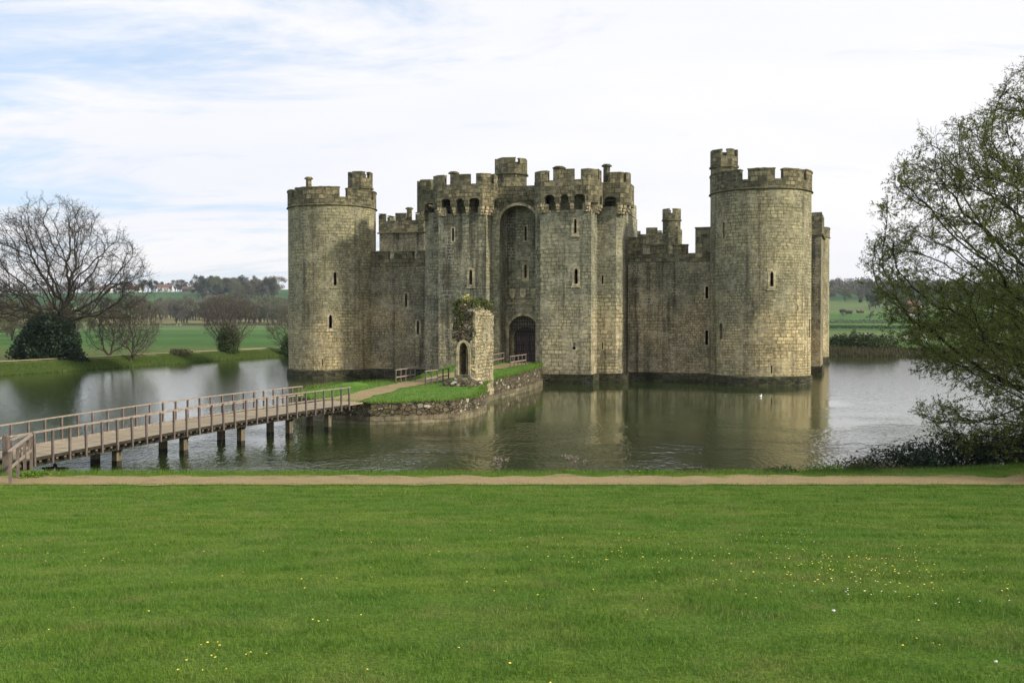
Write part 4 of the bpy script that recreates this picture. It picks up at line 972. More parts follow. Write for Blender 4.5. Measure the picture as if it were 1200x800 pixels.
railing('railing', 'wing railing of the bridge with sloping pale rail beside the gravel path', (-14.86, 29.4), (-16.02, 33.1), 3, .96, lambda x, y: max(.62, h1(x, y)), None, True, .085, 0.05)
railing('railing', 'low wing railing at the bridge entrance joined to the thick gate post', (-16.3, 32.35), (-16.62, 34.1), 2, .9, lambda x, y: .66, None, True, .07)
mb = MB(); mb.bar((-16.4, 32.2, .3), (-16.4, 32.2, 1.72), .17, .17); mb.hexa([(-16.485, 32.115, 1.72), (-16.315, 32.115, 1.72), (-16.315, 32.285, 1.72), (-16.485, 32.285, 1.72), (-16.43, 32.17, 1.79), (-16.37, 32.17, 1.79), (-16.37, 32.23, 1.79), (-16.43, 32.23, 1.79)])
props(build('gate_post', mb, M['wood']), 'thick square timber post at the bank end of the bridge', 'post')
mb = MB(); mb.bar((-16.72, 31.6, 1.38), (-17.6, 31.6, 1.38), .05, .42); mb.bar((-16.95, 31.65, .4), (-16.95, 31.65, 1.6), .08, .08); mb.bar((-17.5, 31.65, .4), (-17.5, 31.65, 1.6), .08, .08)
props(build('notice_board', mb, M['darkwood']), 'dark wooden board at the left edge beside the bridge gate post', 'board')

# ------------------------------------------------------------------ trees
def grow(base, attr, step, kill, infl, trop=(0, 0, .0), trunk_h=2., maxit=260, lean=(0, 0, 1), jit=.15, seed_nodes=None):
    """space colonisation: returns node positions and parent indices"""
    nodes = []; par = []
    if seed_nodes: nodes = [np.array(p) for p in seed_nodes[0]]; par = list(seed_nodes[1])
    else:
        p = np.array(base, float); l = np.array(lean, float); l /= np.linalg.norm(l); nodes.append(p); par.append(-1); h = 0
        while h < trunk_h: p = p + l * step + RNG.normal(size=3) * step * .05; nodes.append(p); par.append(len(nodes) - 2); h += step
    A_ = np.array(attr, float); alive = np.ones(len(A_), bool); near = np.full(len(A_), -1); nd = np.full(len(A_), 1e9)
    first = 0; trop = np.array(trop); kids = {}
    for it in range(maxit):
        # update nearest with new nodes only
        newn = np.array(nodes[first:]); idx = np.nonzero(alive)[0]
        if len(idx) == 0: break
        if len(newn):
            for c0 in range(0, len(newn), 200):
                ch = newn[c0:c0 + 200]; d = np.linalg.norm(A_[idx][:, None, :] - ch[None], axis=2); j = d.argmin(1); dm = d[np.arange(len(idx)), j]
                up = dm < nd[idx]; near[idx[up]] = first + c0 + j[up]; nd[idx[up]] = dm[up]
        first = len(nodes); alive &= nd > kill
        idx = np.nonzero(alive & (nd < infl))[0]
        if len(idx) == 0: break
        acc = {}
        dirs = A_[idx] - np.array(nodes)[near[idx]]; dirs /= np.linalg.norm(dirs, axis=1)[:, None] + 1e-9
        uq, inv = np.unique(near[idx], return_inverse=True); sm = np.zeros((len(uq), 3)); np.add.at(sm, inv, dirs)
        added = 0
        for k, q in enumerate(uq):
            v = sm[k]; L_ = np.linalg.norm(v)
            if L_ < 1e-6: continue
            v = v / L_ + trop + RNG.normal(size=3) * jit; v /= np.linalg.norm(v); np_ = nodes[q] + v * step
            ks = kids.setdefault(int(q), [])
            if any(np.linalg.norm(c_ - np_) < step * .45 for c_ in ks) or len(ks) > 3:
                stuck = idx[near[idx] == q]; dead = stuck[np.argsort(nd[stuck])[:1]]; alive[dead] = False; continue
            ks.append(np_)
            nodes.append(np_); par.append(int(q)); added += 1
        if added == 0 and not alive.any(): break
    return np.array(nodes), np.array(par)
def smooth_nodes(nodes, par, it=3):
    n = len(nodes); cnt = np.zeros(n); hp = par >= 0
    for _ in range(it):
        sm = np.zeros_like(nodes); cnt[:] = 0; np.add.at(sm, par[hp], nodes[hp]); np.add.at(cnt, par[hp], 1)
        q = nodes.copy(); k = hp & (cnt > 0); q[k] = .4 * nodes[k] + .3 * nodes[par[k]] + .3 * sm[k] / cnt[k][:, None]; nodes = q
    return nodes
def tree_radii(nodes, par, tip, power, maxr):
    n = len(nodes); r = np.zeros(n)
    for i in range(n - 1, -1, -1):
        if r[i] == 0: r[i] = tip ** power
        if par[i] >= 0: r[par[i]] += r[i]
    r = r ** (1 / power); return np.minimum(r * 1.0, maxr)
def skeleton_mesh(nodes, par, rad, thin=3, thick=7, lim=.06):
    """tapered tubes along every branch"""
    V_ = []; F = []; cnt = 0
    idx = np.nonzero(par >= 0)[0]
    for grp, k in ((idx[rad[idx] >= lim], thick), (idx[rad[idx] < lim], thin)):
        if len(grp) == 0: continue
        a = nodes[par[grp]]; b = nodes[grp]; d = b - a; ln = np.linalg.norm(d, axis=1)[:, None] + 1e-9; d = d / ln
        ref = np.where(np.abs(d[:, 2:3]) > .9, np.array([[1., 0, 0]]), np.array([[0, 0, 1.]])); q = np.cross(d, ref); q /= np.linalg.norm(q, axis=1)[:, None]; w = np.cross(d, q)
        ra = np.minimum(rad[par[grp]], rad[grp] * 1.35)[:, None]; rb = rad[grp][:, None]; b = b + d * rb * .3
        ring = []
        for t, rr, c in ((0, ra, a), (1, rb, b)):
            for j in range(k): an = 2 * math.pi * j / k; ring.append(c + (q * math.cos(an) + w * math.sin(an)) * rr)
        v = np.stack(ring, 1); m = len(grp); base = cnt + np.arange(m)[:, None] * 2 * k
        for j in range(k): F.append(np.concatenate([base + j, base + (j + 1) % k, base + k + (j + 1) % k, base + k + j], 1))
        V_.append(v.reshape(-1, 3)); cnt += m * 2 * k
    return np.concatenate(V_), np.concatenate(F)
def twigs(nodes, par, rad, lim, per, length, droop=0., r=.006, sub=2, up=.2):
    """thin side twigs on the finest branches; returns tri-prism verts, faces and points for leaves"""
    sel = np.nonzero((par >= 0) & (rad < lim))[0]; sel = np.repeat(sel, per); d = nodes[sel] - nodes[par[sel]]; d /= np.linalg.norm(d, axis=1)[:, None] + 1e-9
    v = d * .7 + RNG.normal(size=d.shape) * .6; v[:, 2] += up - droop; v /= np.linalg.norm(v, axis=1)[:, None]
    L_ = length * RNG.uniform(.5, 1.2, len(sel))[:, None]; f = RNG.uniform(0, 1, len(sel))[:, None]; a = nodes[par[sel]] * (1 - f) + nodes[sel] * f; b = a + v * L_
    P = [(a, b)]; 
    for _ in range(sub):
        f = RNG.uniform(.3, .95, len(a))[:, None]; s = a * (1 - f) + b * f; v2 = v * .8 + RNG.normal(size=v.shape) * .5; v2 /= np.linalg.norm(v2, axis=1)[:, None]; P.append((s, s + v2 * L_ * .5))
    A_ = np.concatenate([p[0] for p in P]); B_ = np.concatenate([p[1] for p in P])
    d = B_ - A_; q = np.cross(d, np.array([0, 0, 1.]) + RNG.normal(size=d.shape) * .2); q /= np.linalg.norm(q, axis=1)[:, None] + 1e-9; w = np.cross(d, q); w /= np.linalg.norm(w, axis=1)[:, None] + 1e-9
    v3 = np.stack([A_ + q * r, A_ - q * r * .5 + w * r * .87, A_ - q * r * .5 - w * r * .87, B_], 1).reshape(-1, 3); base = np.arange(len(A_))[:, None] * 4
    F = np.concatenate([base + np.array([[0, 1, 3]]), base + np.array([[1, 2, 3]]), base + np.array([[2, 0, 3]])]); return v3, F, A_, B_

def big_right_tree():
    t = props(empty('spring_tree', (22.3, 33.2, .6)), 'large spreading tree at the right edge with thin new leaves drooping over the water', 'tree')
    zz = [.6, 2, 3.5, 5, 7, 8.7, 10.5, 12, 14, 16.4]; rr = [7.0, 8.2, 8.6, 9.0, 10.2, 10.0, 9.4, 8.4, 5.4, 2.0]
    N_ = 23000; at = []
    while len(at) < N_:
        z = random.uniform(.7, 16.4); r_ = np.interp(z, zz, rr); a = random.uniform(0, 2 * math.pi); q = r_ * (random.random() ** .42)
        x = 22.4 + q * math.cos(a); y = 33.8 + q * .82 * math.sin(a)
        if z < 3 and y < 33.3: continue                    # clear of the lawn
        if noise.noise(Vector((x * .3, y * .3, z * .95 + .22 * (22 - x)))) < (.04 if z > 7 else -.04): continue
        if x > 24 and random.random() < .55: continue
        at.append((x, y, z + 0.0))
    nodes, par = grow((22.3, 33.2, .4), at, .30, .36, 2.6, trunk_h=1.9, jit=.08, trop=(0, 0, -.02))
    nodes = smooth_nodes(nodes, par, 4); rad = tree_radii(nodes, par, .0095, 2.1, .5)
    v, f = skeleton_mesh(nodes, par, rad, 3, 8, .05)
    link('trunk', np_mesh('trunk', v, f, quads=True), M['barkdark'], t)
    v3, F3, A_, B_ = twigs(nodes, par, rad, .024, 3, .46, .0, .0055, 3, .02)
    k = 5; f_ = RNG.uniform(.2, 1.05, (len(A_), k))[:, :, None]; pts = (A_[:, None] * (1 - f_) + B_[:, None] * f_).reshape(-1, 3) + RNG.normal(size=(len(A_) * k, 3)) * .018
    keep = np.array([noise.noise(Vector(p * .8)) for p in pts]) > RNG.uniform(-.7, .35, len(pts)) - .35 * (pts[:, 2] < 7.5); pts = pts[keep]
    s = .044 * RNG.uniform(.6, 1.5, len(pts))[:, None]; a = RNG.normal(size=pts.shape); a /= np.linalg.norm(a, axis=1)[:, None]; b = RNG.normal(size=pts.shape); b -= (b * a).sum(1)[:, None] * a; b /= np.linalg.norm(b, axis=1)[:, None]
    lv = np.stack([pts - a * s, pts + b * s * .55, pts + a * s], 1).reshape(-1, 3); LF = np.arange(len(lv)).reshape(-1, 3) + len(v3)
    me = np_mesh('crown', np.concatenate([v3, lv]), np.concatenate([F3, LF]), np.concatenate([np.zeros(len(F3)), RNG.uniform(0, 1, len(LF))]), np.concatenate([np.zeros(len(F3), int), np.ones(len(LF), int)]))
    link('crown', me, [M['barkdark'], M['bud']], t); print('right tree', len(nodes), len(F3), len(LF))
big_right_tree()

def bare_tree(name, label, cat, base, H, zz, rr, N_, step, kill, trunk_h, tip, maxr, twl, barkm, leafm, leafsize, leafk, group=None, per=2, infl=4., jit=.25, ydepth=.9, cx=0., seedn=0, twr=.012, thr=-.22, pw=2.2):
    x0, y0, zb = base; t = props(empty(name, (x0, y0, zb)), label, cat, group); at = []
    while len(at) < N_:
        z = random.uniform(zz[0], zz[-1]); r_ = np.interp(z, zz, rr); a = random.uniform(0, 2 * math.pi); q = r_ * random.random() ** .45
        if noise.noise(Vector(((x0 + q * math.cos(a)) * .3 + seedn, q * math.sin(a) * .3, z * .35))) < thr: continue
        at.append((x0 + cx * (z / H) + q * math.cos(a), y0 + q * ydepth * math.sin(a), zb + z))
    nodes, par = grow((x0, y0, zb - .3), at, step, kill, infl, trunk_h=trunk_h, jit=jit, trop=(0, 0, .05)); nodes = smooth_nodes(nodes, par, 2); rad = tree_radii(nodes, par, tip, pw, maxr)
    v, f = skeleton_mesh(nodes, par, rad, 3, 7, .06); link('trunk', np_mesh('trunk', v, f, quads=True), barkm, t)
    v3, F3, A_, B_ = twigs(nodes, par, rad, tip * 2.6, per, twl, 0, twr, 2, .25)
    k = leafk
    if k:
        f_ = RNG.uniform(.2, 1.0, (len(A_), k))[:, :, None]; pts = (A_[:, None] * (1 - f_) + B_[:, None] * f_).reshape(-1, 3) + RNG.normal(size=(len(A_) * k, 3)) * .05
        s = leafsize * RNG.uniform(.6, 1.4, len(pts))[:, None]; a = RNG.normal(size=pts.shape); a /= np.linalg.norm(a, axis=1)[:, None]; b = RNG.normal(size=pts.shape)
        lv = np.stack([pts - a * s, pts + b * s * .4, pts + a * s], 1).reshape(-1, 3); LF = np.arange(len(lv)).reshape(-1, 3) + len(v3)
        me = np_mesh('crown', np.concatenate([v3, lv]), np.concatenate([F3, LF]), np.concatenate([np.zeros(len(F3)), RNG.uniform(0, 1, len(LF))]), np.concatenate([np.zeros(len(F3), int), np.ones(len(LF), int)]))
    else: me = np_mesh('crown', v3, F3, np.zeros(len(F3)))
    link('crown', me, [barkm, leafm], t); print(name, len(nodes), len(F3)); return t
def gnd(x, y): return h1(x, y)
bare_tree('oak_tree', 'tall bare oak with wide forking crown on the far left bank', 'tree', (-53.6, 119, gnd(-53.6, 119)), 19, [4.5, 7, 10, 13, 16, 19.2], [9.5, 11.2, 11, 9.8, 7.5, 2.8], 5600, .55, .68, 5.2, .019, .7, 1.0, M['barkdark'], M['budfar'], .06, 1, seedn=1, cx=-1., infl=6., thr=-.06, jit=.30, pw=2.05, per=3, twr=.013)
bare_tree('oak_tree', 'bare brownish tree cut by the left edge behind the tall oak', 'tree', (-76, 140, .6), 12, [3, 5, 8, 11, 12.5], [6, 9, 9, 6, 2], 2200, .55, .65, 3., .022, .4, .8, M['barkfar'], M['budfar'], .09, 1, seedn=4)
bare_tree('shrub', 'round leafless shrub on the left bank beside the evergreen bush', 'shrub', (-47.6, 124, gnd(-47.6, 124)), 8, [.6, 2.5, 5, 7, 8.4], [1.6, 3.3, 4.0, 3.4, 1.3], 3000, .4, .42, .3, .014, .14, .6, M['barkfar'], M['budfar'], .05, 1, seedn=7, jit=.12, per=3)
bare_tree('shrub', 'pale leafless shrub just behind the evergreen bush', 'shrub', (-51.8, 128, gnd(-51.8, 128)), 6, [.8, 2.5, 4.5, 6], [2, 3.2, 3.2, 1.5], 1200, .4, .45, .4, .016, .14, .6, M['barkfar'], M['budfar'], .06, 1, seedn=8)
bare_tree('coppiced_tree', 'spreading coppiced tree with a fan of bare stems on the far left bank', 'tree', (-42.5, 149, gnd(-42.5, 149)), 8.5, [1, 3, 5, 7, 8.4], [1.8, 3.6, 4.9, 4.4, 2.0], 3600, .45, .46, .3, .017, .2, .7, M['barkfar'], M['budfar'], .06, 1, seedn=11, jit=.12, per=3)
bare_tree('coppiced_tree', 'bare twiggy tree close against the left side of the round tower', 'tree', (-36.6, 164, gnd(-36.6, 164)), 7, [.6, 2, 5, 7.2], [2.5, 4.0, 4.2, 1.5], 1500, .45, .5, .5, .02, .2, .7, M['barkfar'], M['farleafB'], .08, 2, seedn=12)

def blob_leaves(n, c, rx, ry, rz, seed=0., shell=.5, bottom=True, lump=.35):
    o = []
    while len(o) < n:
        p = RNG.normal(size=3); p /= np.linalg.norm(p)
        if bottom and p[2] < -.15: continue
        k = 1 + lump * noise.noise(Vector(p * 1.7) + Vector((seed, seed, 0))) + lump * .5 * noise.noise(Vector(p * 4) + Vector((seed, 0, 0))); q = (shell + (1 - shell) * random.random() ** .6) * k
        o.append((c[0] + p[0] * rx * q, c[1] + p[1] * ry * q, c[2] + p[2] * rz * q))
    return np.array(o)
def bush(name, label, cat, base, rx, ry, rz, n, size, leafm, seed, group=None, stems=True, shell=.5, lump=.35):
    t = props(empty(name, base), label, cat, group); pts = blob_leaves(n, (base[0], base[1], base[2] + rz * .12), rx, ry, rz, seed, shell, lump=lump); pts[:, 2] = np.maximum(pts[:, 2], base[2] + .02)
    leaf_cloud('foliage', pts, size, leafm, t)
    if stems:
        mb = MB()
        for k in range(9):
            a = random.uniform(0, 2 * math.pi); r_ = random.uniform(.2, .75); mb.tube((base[0], base[1], base[2] - .1), (base[0] + math.cos(a) * rx * r_, base[1] + math.sin(a) * ry * r_, base[2] + rz * (1.0 - r_ * .5)), .05 * rz / 2 + .01, .012, 5)
        build('stems', mb, M['bark'], t, None)
    return t
bush('evergreen_bush', 'dense dark evergreen bush at the foot of the bare oak', 'bush', (-54.2, 116.5, gnd(-54.2, 116.5)), 3.7, 3.2, 5.2, 26000, .16, M['holly'], 3., shell=.35)
bush('ivy_bush', 'dark ivy mass at the base of the coppiced tree', 'bush', (-42.3, 148.3, gnd(-42.3, 148.3)), 1.7, 1.5, 4.0, 5000, .13, M['grbush'], 5., shell=.3)
bush('ivy_bush', 'dark green bush on the far bank touching the round tower silhouette', 'bush', (-36.0, 160.8, .6), 1.6, 1.5, 2.6, 3000, .13, M['grbush'], 6., shell=.3)
bush('low_bush', 'small low bush on the left bank right of the leafless shrub', 'bush', (-45.5, 136, gnd(-45.5, 136)), 1.6, 1.2, .9, 1500, .10, M['brown'], 9.)
# bramble mass at the water's edge under the right tree
for k, (x, y, rx, rz, lb) in enumerate([(12.0, 33.4, 1.1, .55, 'low trailing bramble at the left end of the waterside thicket'), (13.6, 33.9, 1.5, 1.0, 'dark leafy bramble in the middle of the waterside thicket'), (15.6, 34.6, 1.9, 1.25, 'tall dark bramble under the drooping branches of the right tree'), (18.3, 35.9, 2.0, 1.0, 'dark bramble at the right end of the waterside thicket')]):
    b_ = bush('bramble', lb, 'bush', (x, y, .25), rx, 1.0, rz, 2600 + 900 * k, .055, M['holly' if k else 'brown'], 20. + k, 'brambles along the near water edge under the tree', shell=.25, lump=.6)
    mb = MB()
    for q in range(26):
        a = random.uniform(math.pi * .25, math.pi * .98); l = random.uniform(.6, 1.25); x0 = x + random.uniform(-.5, .5) * rx; p = np.array((x0, y, .35)); v = np.array((math.cos(a) * .8, random.uniform(-.4, .4), math.sin(a)))
        for s in range(6): p2 = p + v * l * rz * .34; mb.tube(p, p2, .008, .006, 3); p = p2; v = v + np.array((math.copysign(.12, v[0]), 0, -.22))
    build('shoots', mb, M['barkdark'], b_, None)
bush('bank_plant', 'fresh green weeds at the foot of the bridge wing railing', 'plant', (-15.0, 31.0, .6), .5, .5, .16, 900, .04, M['grass'], 31., stems=False, shell=.1)
bush('bank_plant', 'low green clump on the water edge right of centre', 'plant', (4.3, 32.0, .5), 1.5, .25, .13, 900, .05, M['grass'], 32., stems=False, shell=.1)
for k, (x, y, h_, lb) in enumerate([(-.45, 34.0, .8, 'dry feathery plant standing in shallow water left of centre'), (2.2, 34.2, .85, 'dry feathery plant standing in shallow water right of centre')]):
    mb = MB(); t = props(empty('dry_reed', (x, y, 0)), lb, 'plant', 'dry plants in the shallow water'); pts = []
    for q in range(9):
        a = random.uniform(-.32, .32); e = (x + a + random.uniform(-.05, .05), y + random.uniform(-.2, .2), h_ * random.uniform(.7, 1.)); mb.tube((x + a * .4, y, -.3), e, .006, .003, 3); pts += [(e[0] + random.gauss(0, .045), e[1] + random.gauss(0, .05), e[2] + random.gauss(0, .04)) for _ in range(16)]
    build('stems', mb, M['woodpale'], t, None); props(leaf_cloud('seed_heads', pts, .034, M['woodpale'], t), kind='stuff')

for k, (x, w_, h_) in enumerate([(2.0, .5, .10), (5.9, .7, .16), (7.2, .5, .12), (8.6, .8, .2), (10.3, .9, .22), (11.4, .7, .26), (-2.5, .6, .08), (-7.0, .7, .08)]):
    bush('bank_plant', ['small weeds on the water edge below the dry plants', 'leafy weeds on the water edge beneath the right curtain wall reflection', 'thin weeds on the verge between two leafier clumps', 'thick green weeds on the verge left of the brambles', 'nettle clump on the verge just left of the brambles', 'tallest nettle clump touching the left end of the brambles', 'faint low weeds on the verge below the ruined gateway reflection', 'faint low weeds on the verge in front of the island wall'][k], 'plant', (x, 32.15 + (.3 if x > 9 else 0), .5), w_, .3, h_, 900, .045, M['grbush' if k in (1, 3, 5) else 'grass'], 60. + k, 'weeds along the near verge', stems=False, shell=.1, lump=.7)
# distant trees: a few models, many individuals
def far_tree_meshes(kind, seed, n, H, rx, size, trunkh):
    global RNG
    pts = []
    if kind == 'conifer':
        while len(pts) < n:
            z = random.random(); r_ = rx * (1 - z) ** .8 * (.6 + .4 * random.random()); a = random.uniform(0, 6.283); pts.append((r_ * math.cos(a), r_ * math.sin(a), trunkh + z * (H - trunkh)))
    else:
        cl = [(random.gauss(0, .42) * rx, random.gauss(0, .42) * rx, trunkh + (H - trunkh) * random.uniform(.15, .9), rx * random.uniform(.28, .5)) for _ in range(9)]
        while len(pts) < n:
            c = random.choice(cl); p = RNG.normal(size=3); p /= np.linalg.norm(p); q = random.random() ** .5 * c[3]; x, y, z = c[0] + p[0] * q, c[1] + p[1] * q, c[2] + p[2] * q * .9
            if z < trunkh * .7: continue
            pts.append((x, y, z))
    P = np.array(pts); m = len(P); a = RNG.normal(size=(m, 3)); a /= np.linalg.norm(a, axis=1)[:, None]; b = RNG.normal(size=(m, 3)); s = size * RNG.uniform(.6, 1.5, m)[:, None]
    v = np.stack([P - a * s, P + b * s * .35, P + a * s], 1).reshape(-1, 3); crown = np_mesh('crown', v, np.arange(3 * m).reshape(m, 3), RNG.uniform(0, 1, m))
    mb = MB(); mb.tube((0, 0, -.5), (0, 0, trunkh + (H - trunkh) * .3), .03 * H, .018 * H, 6)
    for k in range(12):
        a = random.uniform(0, 6.283); z0 = trunkh * random.uniform(.6, 1.2); r_ = rx * random.uniform(.3, .8); mb.tube((0, 0, z0), (r_ * math.cos(a), r_ * math.sin(a), z0 + (H - z0) * random.uniform(.4, .9)), .012 * H, .003 * H, 4)
    return crown, mb.mesh('trunk')
KIN = {}
for nm, kd, leafm, n, H, rx, sz, th in (('bare', 'broad', 'farleafA', 2600, 15, 5.8, .42, 1.6), ('green', 'broad', 'farleafB', 2600, 14, 5.6, .42, 1.6), ('ever', 'broad', 'farleafC', 1800, 12, 4.5, .5, 1.2), ('conifer', 'conifer', 'farleafC', 900, 17, 2.6, .5, 2.)):
    KIN[nm] = []
    for k in range(3):
        cm, tm = far_tree_meshes(kd, k, n, H, rx, sz, th); cm.materials.append(M[leafm]); tm.materials.append(M['barkfar']); KIN[nm].append((cm, tm, H))
def far_tree(kind, x, y, h, label, group):
    cm, tm, H = random.choice(KIN[kind]); nme = {'bare': 'bare_tree', 'green': 'budding_tree', 'ever': 'evergreen_tree', 'conifer': 'conifer'}[kind]
    t = props(empty(nme, (x, y, h1(x, y) - .2)), label, 'tree', group); t.rotation_euler.z = random.uniform(0, 6.283); s = h / H; t.scale = (s * random.uniform(.85, 1.2), s * random.uniform(.85, 1.2), s)
    for me, pn in ((cm, 'crown'), (tm, 'trunk')): o = bpy.data.objects.new(pn, me); C.objects.link(o); o.parent = t
    return t
LAB = {'bare': 'leafless grey brown tree', 'green': 'tree coming into pale green leaf', 'ever': 'dark evergreen tree', 'conifer': 'dark narrow conifer'}
def X(px, y): return (px - 600) / 1167. * y
def row(p0, p1, y0, y1, n, hs, kinds, where, grp):
    for k in range(n):
        f = (k + random.uniform(.15, .85)) / n; px = p0 + (p1 - p0) * f; y = y0 + (y1 - y0) * random.random(); kd = random.choice(kinds); far_tree(kd, X(px, y), y, random.uniform(*hs), ' '.join((LAB[kd] + ' ' + where).split()[:16]), grp)
row(165, 338, 740, 900, 52, (13, 22), ['bare', 'bare', 'bare', 'green'], 'in the hedgerow across the middle of the left fields', 'hedgerow trees across the left fields')
row(240, 340, 700, 780, 16, (15, 22), ['bare', 'bare', 'green'], 'below the left hillside beside the round tower', 'trees below the left hillside')
row(0, 110, 230, 420, 9, (8, 13), ['bare', 'green'], 'in the meadow behind the tall oak at far left', 'meadow trees at far left')
row(-20, 175, 820, 1000, 16, (10, 18), ['bare', 'green', 'ever'], 'on the low slope behind the tall oak', 'trees on the slope at far left')
row(232, 326, 1150, 1300, 40, (18, 27), ['bare', 'bare', 'ever', 'ever', 'green'], 'in the hilltop copse left of the castle', 'trees of the hilltop copse')
row(312, 324, 1200, 1240, 2, (22, 25), ['conifer'], 'rising over the hilltop copse beside the round tower', 'conifers over the copse')
row(140, 238, 1452, 1470, 22, (12, 19), ['ever', 'ever', 'bare'], 'among the hilltop houses', 'trees among the hilltop houses')
row(140, 238, 1425, 1436, 12, (5, 9), ['ever', 'bare', 'green'], 'in the gardens in front of the hilltop houses', 'garden trees before the hilltop houses')
row(-20, 150, 1400, 1500, 16, (12, 20), ['bare', 'ever', 'bare'], 'on the skyline behind the tall oak', 'skyline trees at far left')
row(975, 1210, 620, 680, 9, (4, 7), ['green', 'bare'], 'in the field hedge right of the castle', 'field hedge trees on the right')
row(1015, 1110, 800, 900, 14, (9, 15), ['green', 'ever', 'green'], 'around the farm buildings on the right', 'trees around the farm')
row(960, 1230, 1000, 1060, 16, (12, 17), ['bare', 'green', 'ever'], 'along the foot of the wooded hill on the right', 'trees at the foot of the wooded hill')
# wooded hill: one mass of crowns
def wood(name, px0, px1, y0, y1, n, h, per, size, m, lab):
    P = []; 
    for k in range(n):
        y = random.uniform(y0, y1); x = X(random.uniform(px0, px1), y); z = h1(x, y); hh = h * random.uniform(.7, 1.2); r_ = hh * .36
        q = RNG.normal(size=(per, 3)); q /= np.linalg.norm(q, axis=1)[:, None]; q *= (RNG.uniform(0, 1, per) ** .4)[:, None]; q[:, 2] = np.abs(q[:, 2]); P.append(np.array((x, y, z + hh * .35)) + q * np.array((r_, r_, hh * .62)))
    o = leaf_cloud(name, np.concatenate(P), size, m); props(o, lab, None, None, 'stuff'); return o
wood('woodland', 955, 1260, 1060, 1500, 420, 15, 110, 1.1, M['farleafA'], 'leafless wood covering the hill on the right horizon')
wood('woodland', 955, 1260, 1080, 1520, 220, 14, 110, 1.1, M['farleafC'], 'dark green trees mixed through the wood on the right hill')
wood('woodland', -80, 150, 1500, 1700, 120, 12, 90, 1.0, M['farleafA'], 'thin line of trees along the far left skyline')
# hedges between the fields
def hedge(label, pts, h, w, m, n):
    P = []
    for _ in range(n):
        i = random.randrange(len(pts) - 1); a = np.array(pts[i]); b = np.array(pts[i + 1]); p = a + (b - a) * random.random() + RNG.normal(size=2) * w * .5; z = h1(*p); P.append((p[0], p[1], z + h * random.random() * (1 + .4 * noise.noise(Vector((p[0] * .1, p[1] * .1, 0))))))
    o = leaf_cloud('hedge', P, .32, m); props(o, label, 'hedge'); return o
hedge('dark hedge line across the fields right of the castle', [(X(965, 470), 470), (X(1250, 455), 455)], 1.6, 2.0, M['grbush'], 6000)
hedge('brown hedge below the far farm buildings', [(X(965, 560), 560), (X(1250, 540), 540)], 2.0, 2.5, M['farleafA'], 6000)
hedge('low brown hedge along the tan field on the left', [(X(150, 700), 700), (X(338, 690), 690)], 1.2, 1.5, M['farleafA'], 4000)
hedge('thin hedge crossing the upper left hill field', [(X(150, 1080), 1080), (X(340, 1120), 1120)], 4, 3.5, M['farleafA'], 6000)
bush('hedge_bush', 'dark round bush on the far bank right of the castle', 'bush', (59.5, 166, .5), 5.0, 3, 3.0, 7000, .2, M['grbush'], 41., shell=.3)
bush('hedge_bush', 'smaller dark bush left of the round one on the far right bank', 'bush', (55.0, 167, .5), 2.2, 2, 2.6, 3500, .2, M['grbush'], 42., shell=.3)
bush('field_shrub', 'small pale upright shrub in the sheep field', 'shrub', (X(1001, 220), 220, .5), 1.0, 1.0, 3.2, 1400, .16, M['farleafB'], 43.)
bush('field_shrub', 'upright shrub in the sheep field nearer the tree branches', 'shrub', (X(1073, 220), 220, .5), 1.4, 1.2, 3.4, 1600, .16, M['farleafB'], 44.)

# bank growth (rough grass and scrub along the moat edges)
def along(ids, n, s0, s1):
    P = MOAT[ids]; seg = np.linalg.norm(P[1:] - P[:-1], axis=1); cs = np.concatenate([[0], np.cumsum(seg)]); s = RNG.uniform(0, cs[-1], n); i = np.clip(np.searchsorted(cs, s) - 1, 0, len(seg) - 1); f = (s - cs[i]) / seg[i]; p = P[i] + (P[i + 1] - P[i]) * f[:, None]
    t = (P[i + 1] - P[i]) / seg[i][:, None]; o = np.stack([t[:, 1], -t[:, 0]], 1); return p + o * RNG.uniform(s0, s1, n)[:, None]
def blades(name, P, h, w, m, lab, lean=.35, hn=None):
    n = len(P); Z = hgt(P[:, 0], P[:, 1]); ok = Z > -.08; P = P[ok]; Z = Z[ok]; n = len(P)
    hh = h * RNG.uniform(.45, 1.25, n) if hn is None else hn[ok] * RNG.uniform(.45, 1.25, n); a = RNG.uniform(0, 2 * math.pi, n); le = RNG.uniform(0, lean, n) * hh; q = RNG.uniform(0, 2 * math.pi, n)
    b0 = np.stack([P[:, 0] + np.cos(q) * w, P[:, 1] + np.sin(q) * w, Z - .01], 1); b1 = np.stack([P[:, 0] - np.cos(q) * w, P[:, 1] - np.sin(q) * w, Z - .01], 1); tp = np.stack([P[:, 0] + np.cos(a) * le, P[:, 1] + np.sin(a) * le, Z + hh], 1)
    v = np.stack([b0, b1, tp], 1).reshape(-1, 3); o = link(name, np_mesh(name, v, np.arange(3 * n).reshape(n, 3), RNG.uniform(0, 1, n)), m); props(o, lab, None, None, 'stuff'); return o
blades('rough_grass', along([16, 17, 18, 19], 70000, -.0, 2.6), .20, .03, M['rough_grass'], 'rough tufted grass on the far left bank of the moat')
blades('rough_grass', along([13, 14, 15, 16], 26000, 0, 3.0), .6, .06, M['brown'], 'brown scrubby growth along the back bank of the moat', .6)
blades('rough_grass', along([1, 2, 3, 4, 5, 6, 7, 8, 9, 10], 42000, -.02, 1.25), .13, .006, M['rough_grass' if 0 else 'grass'], 'longer green grass on the verge between path and water')
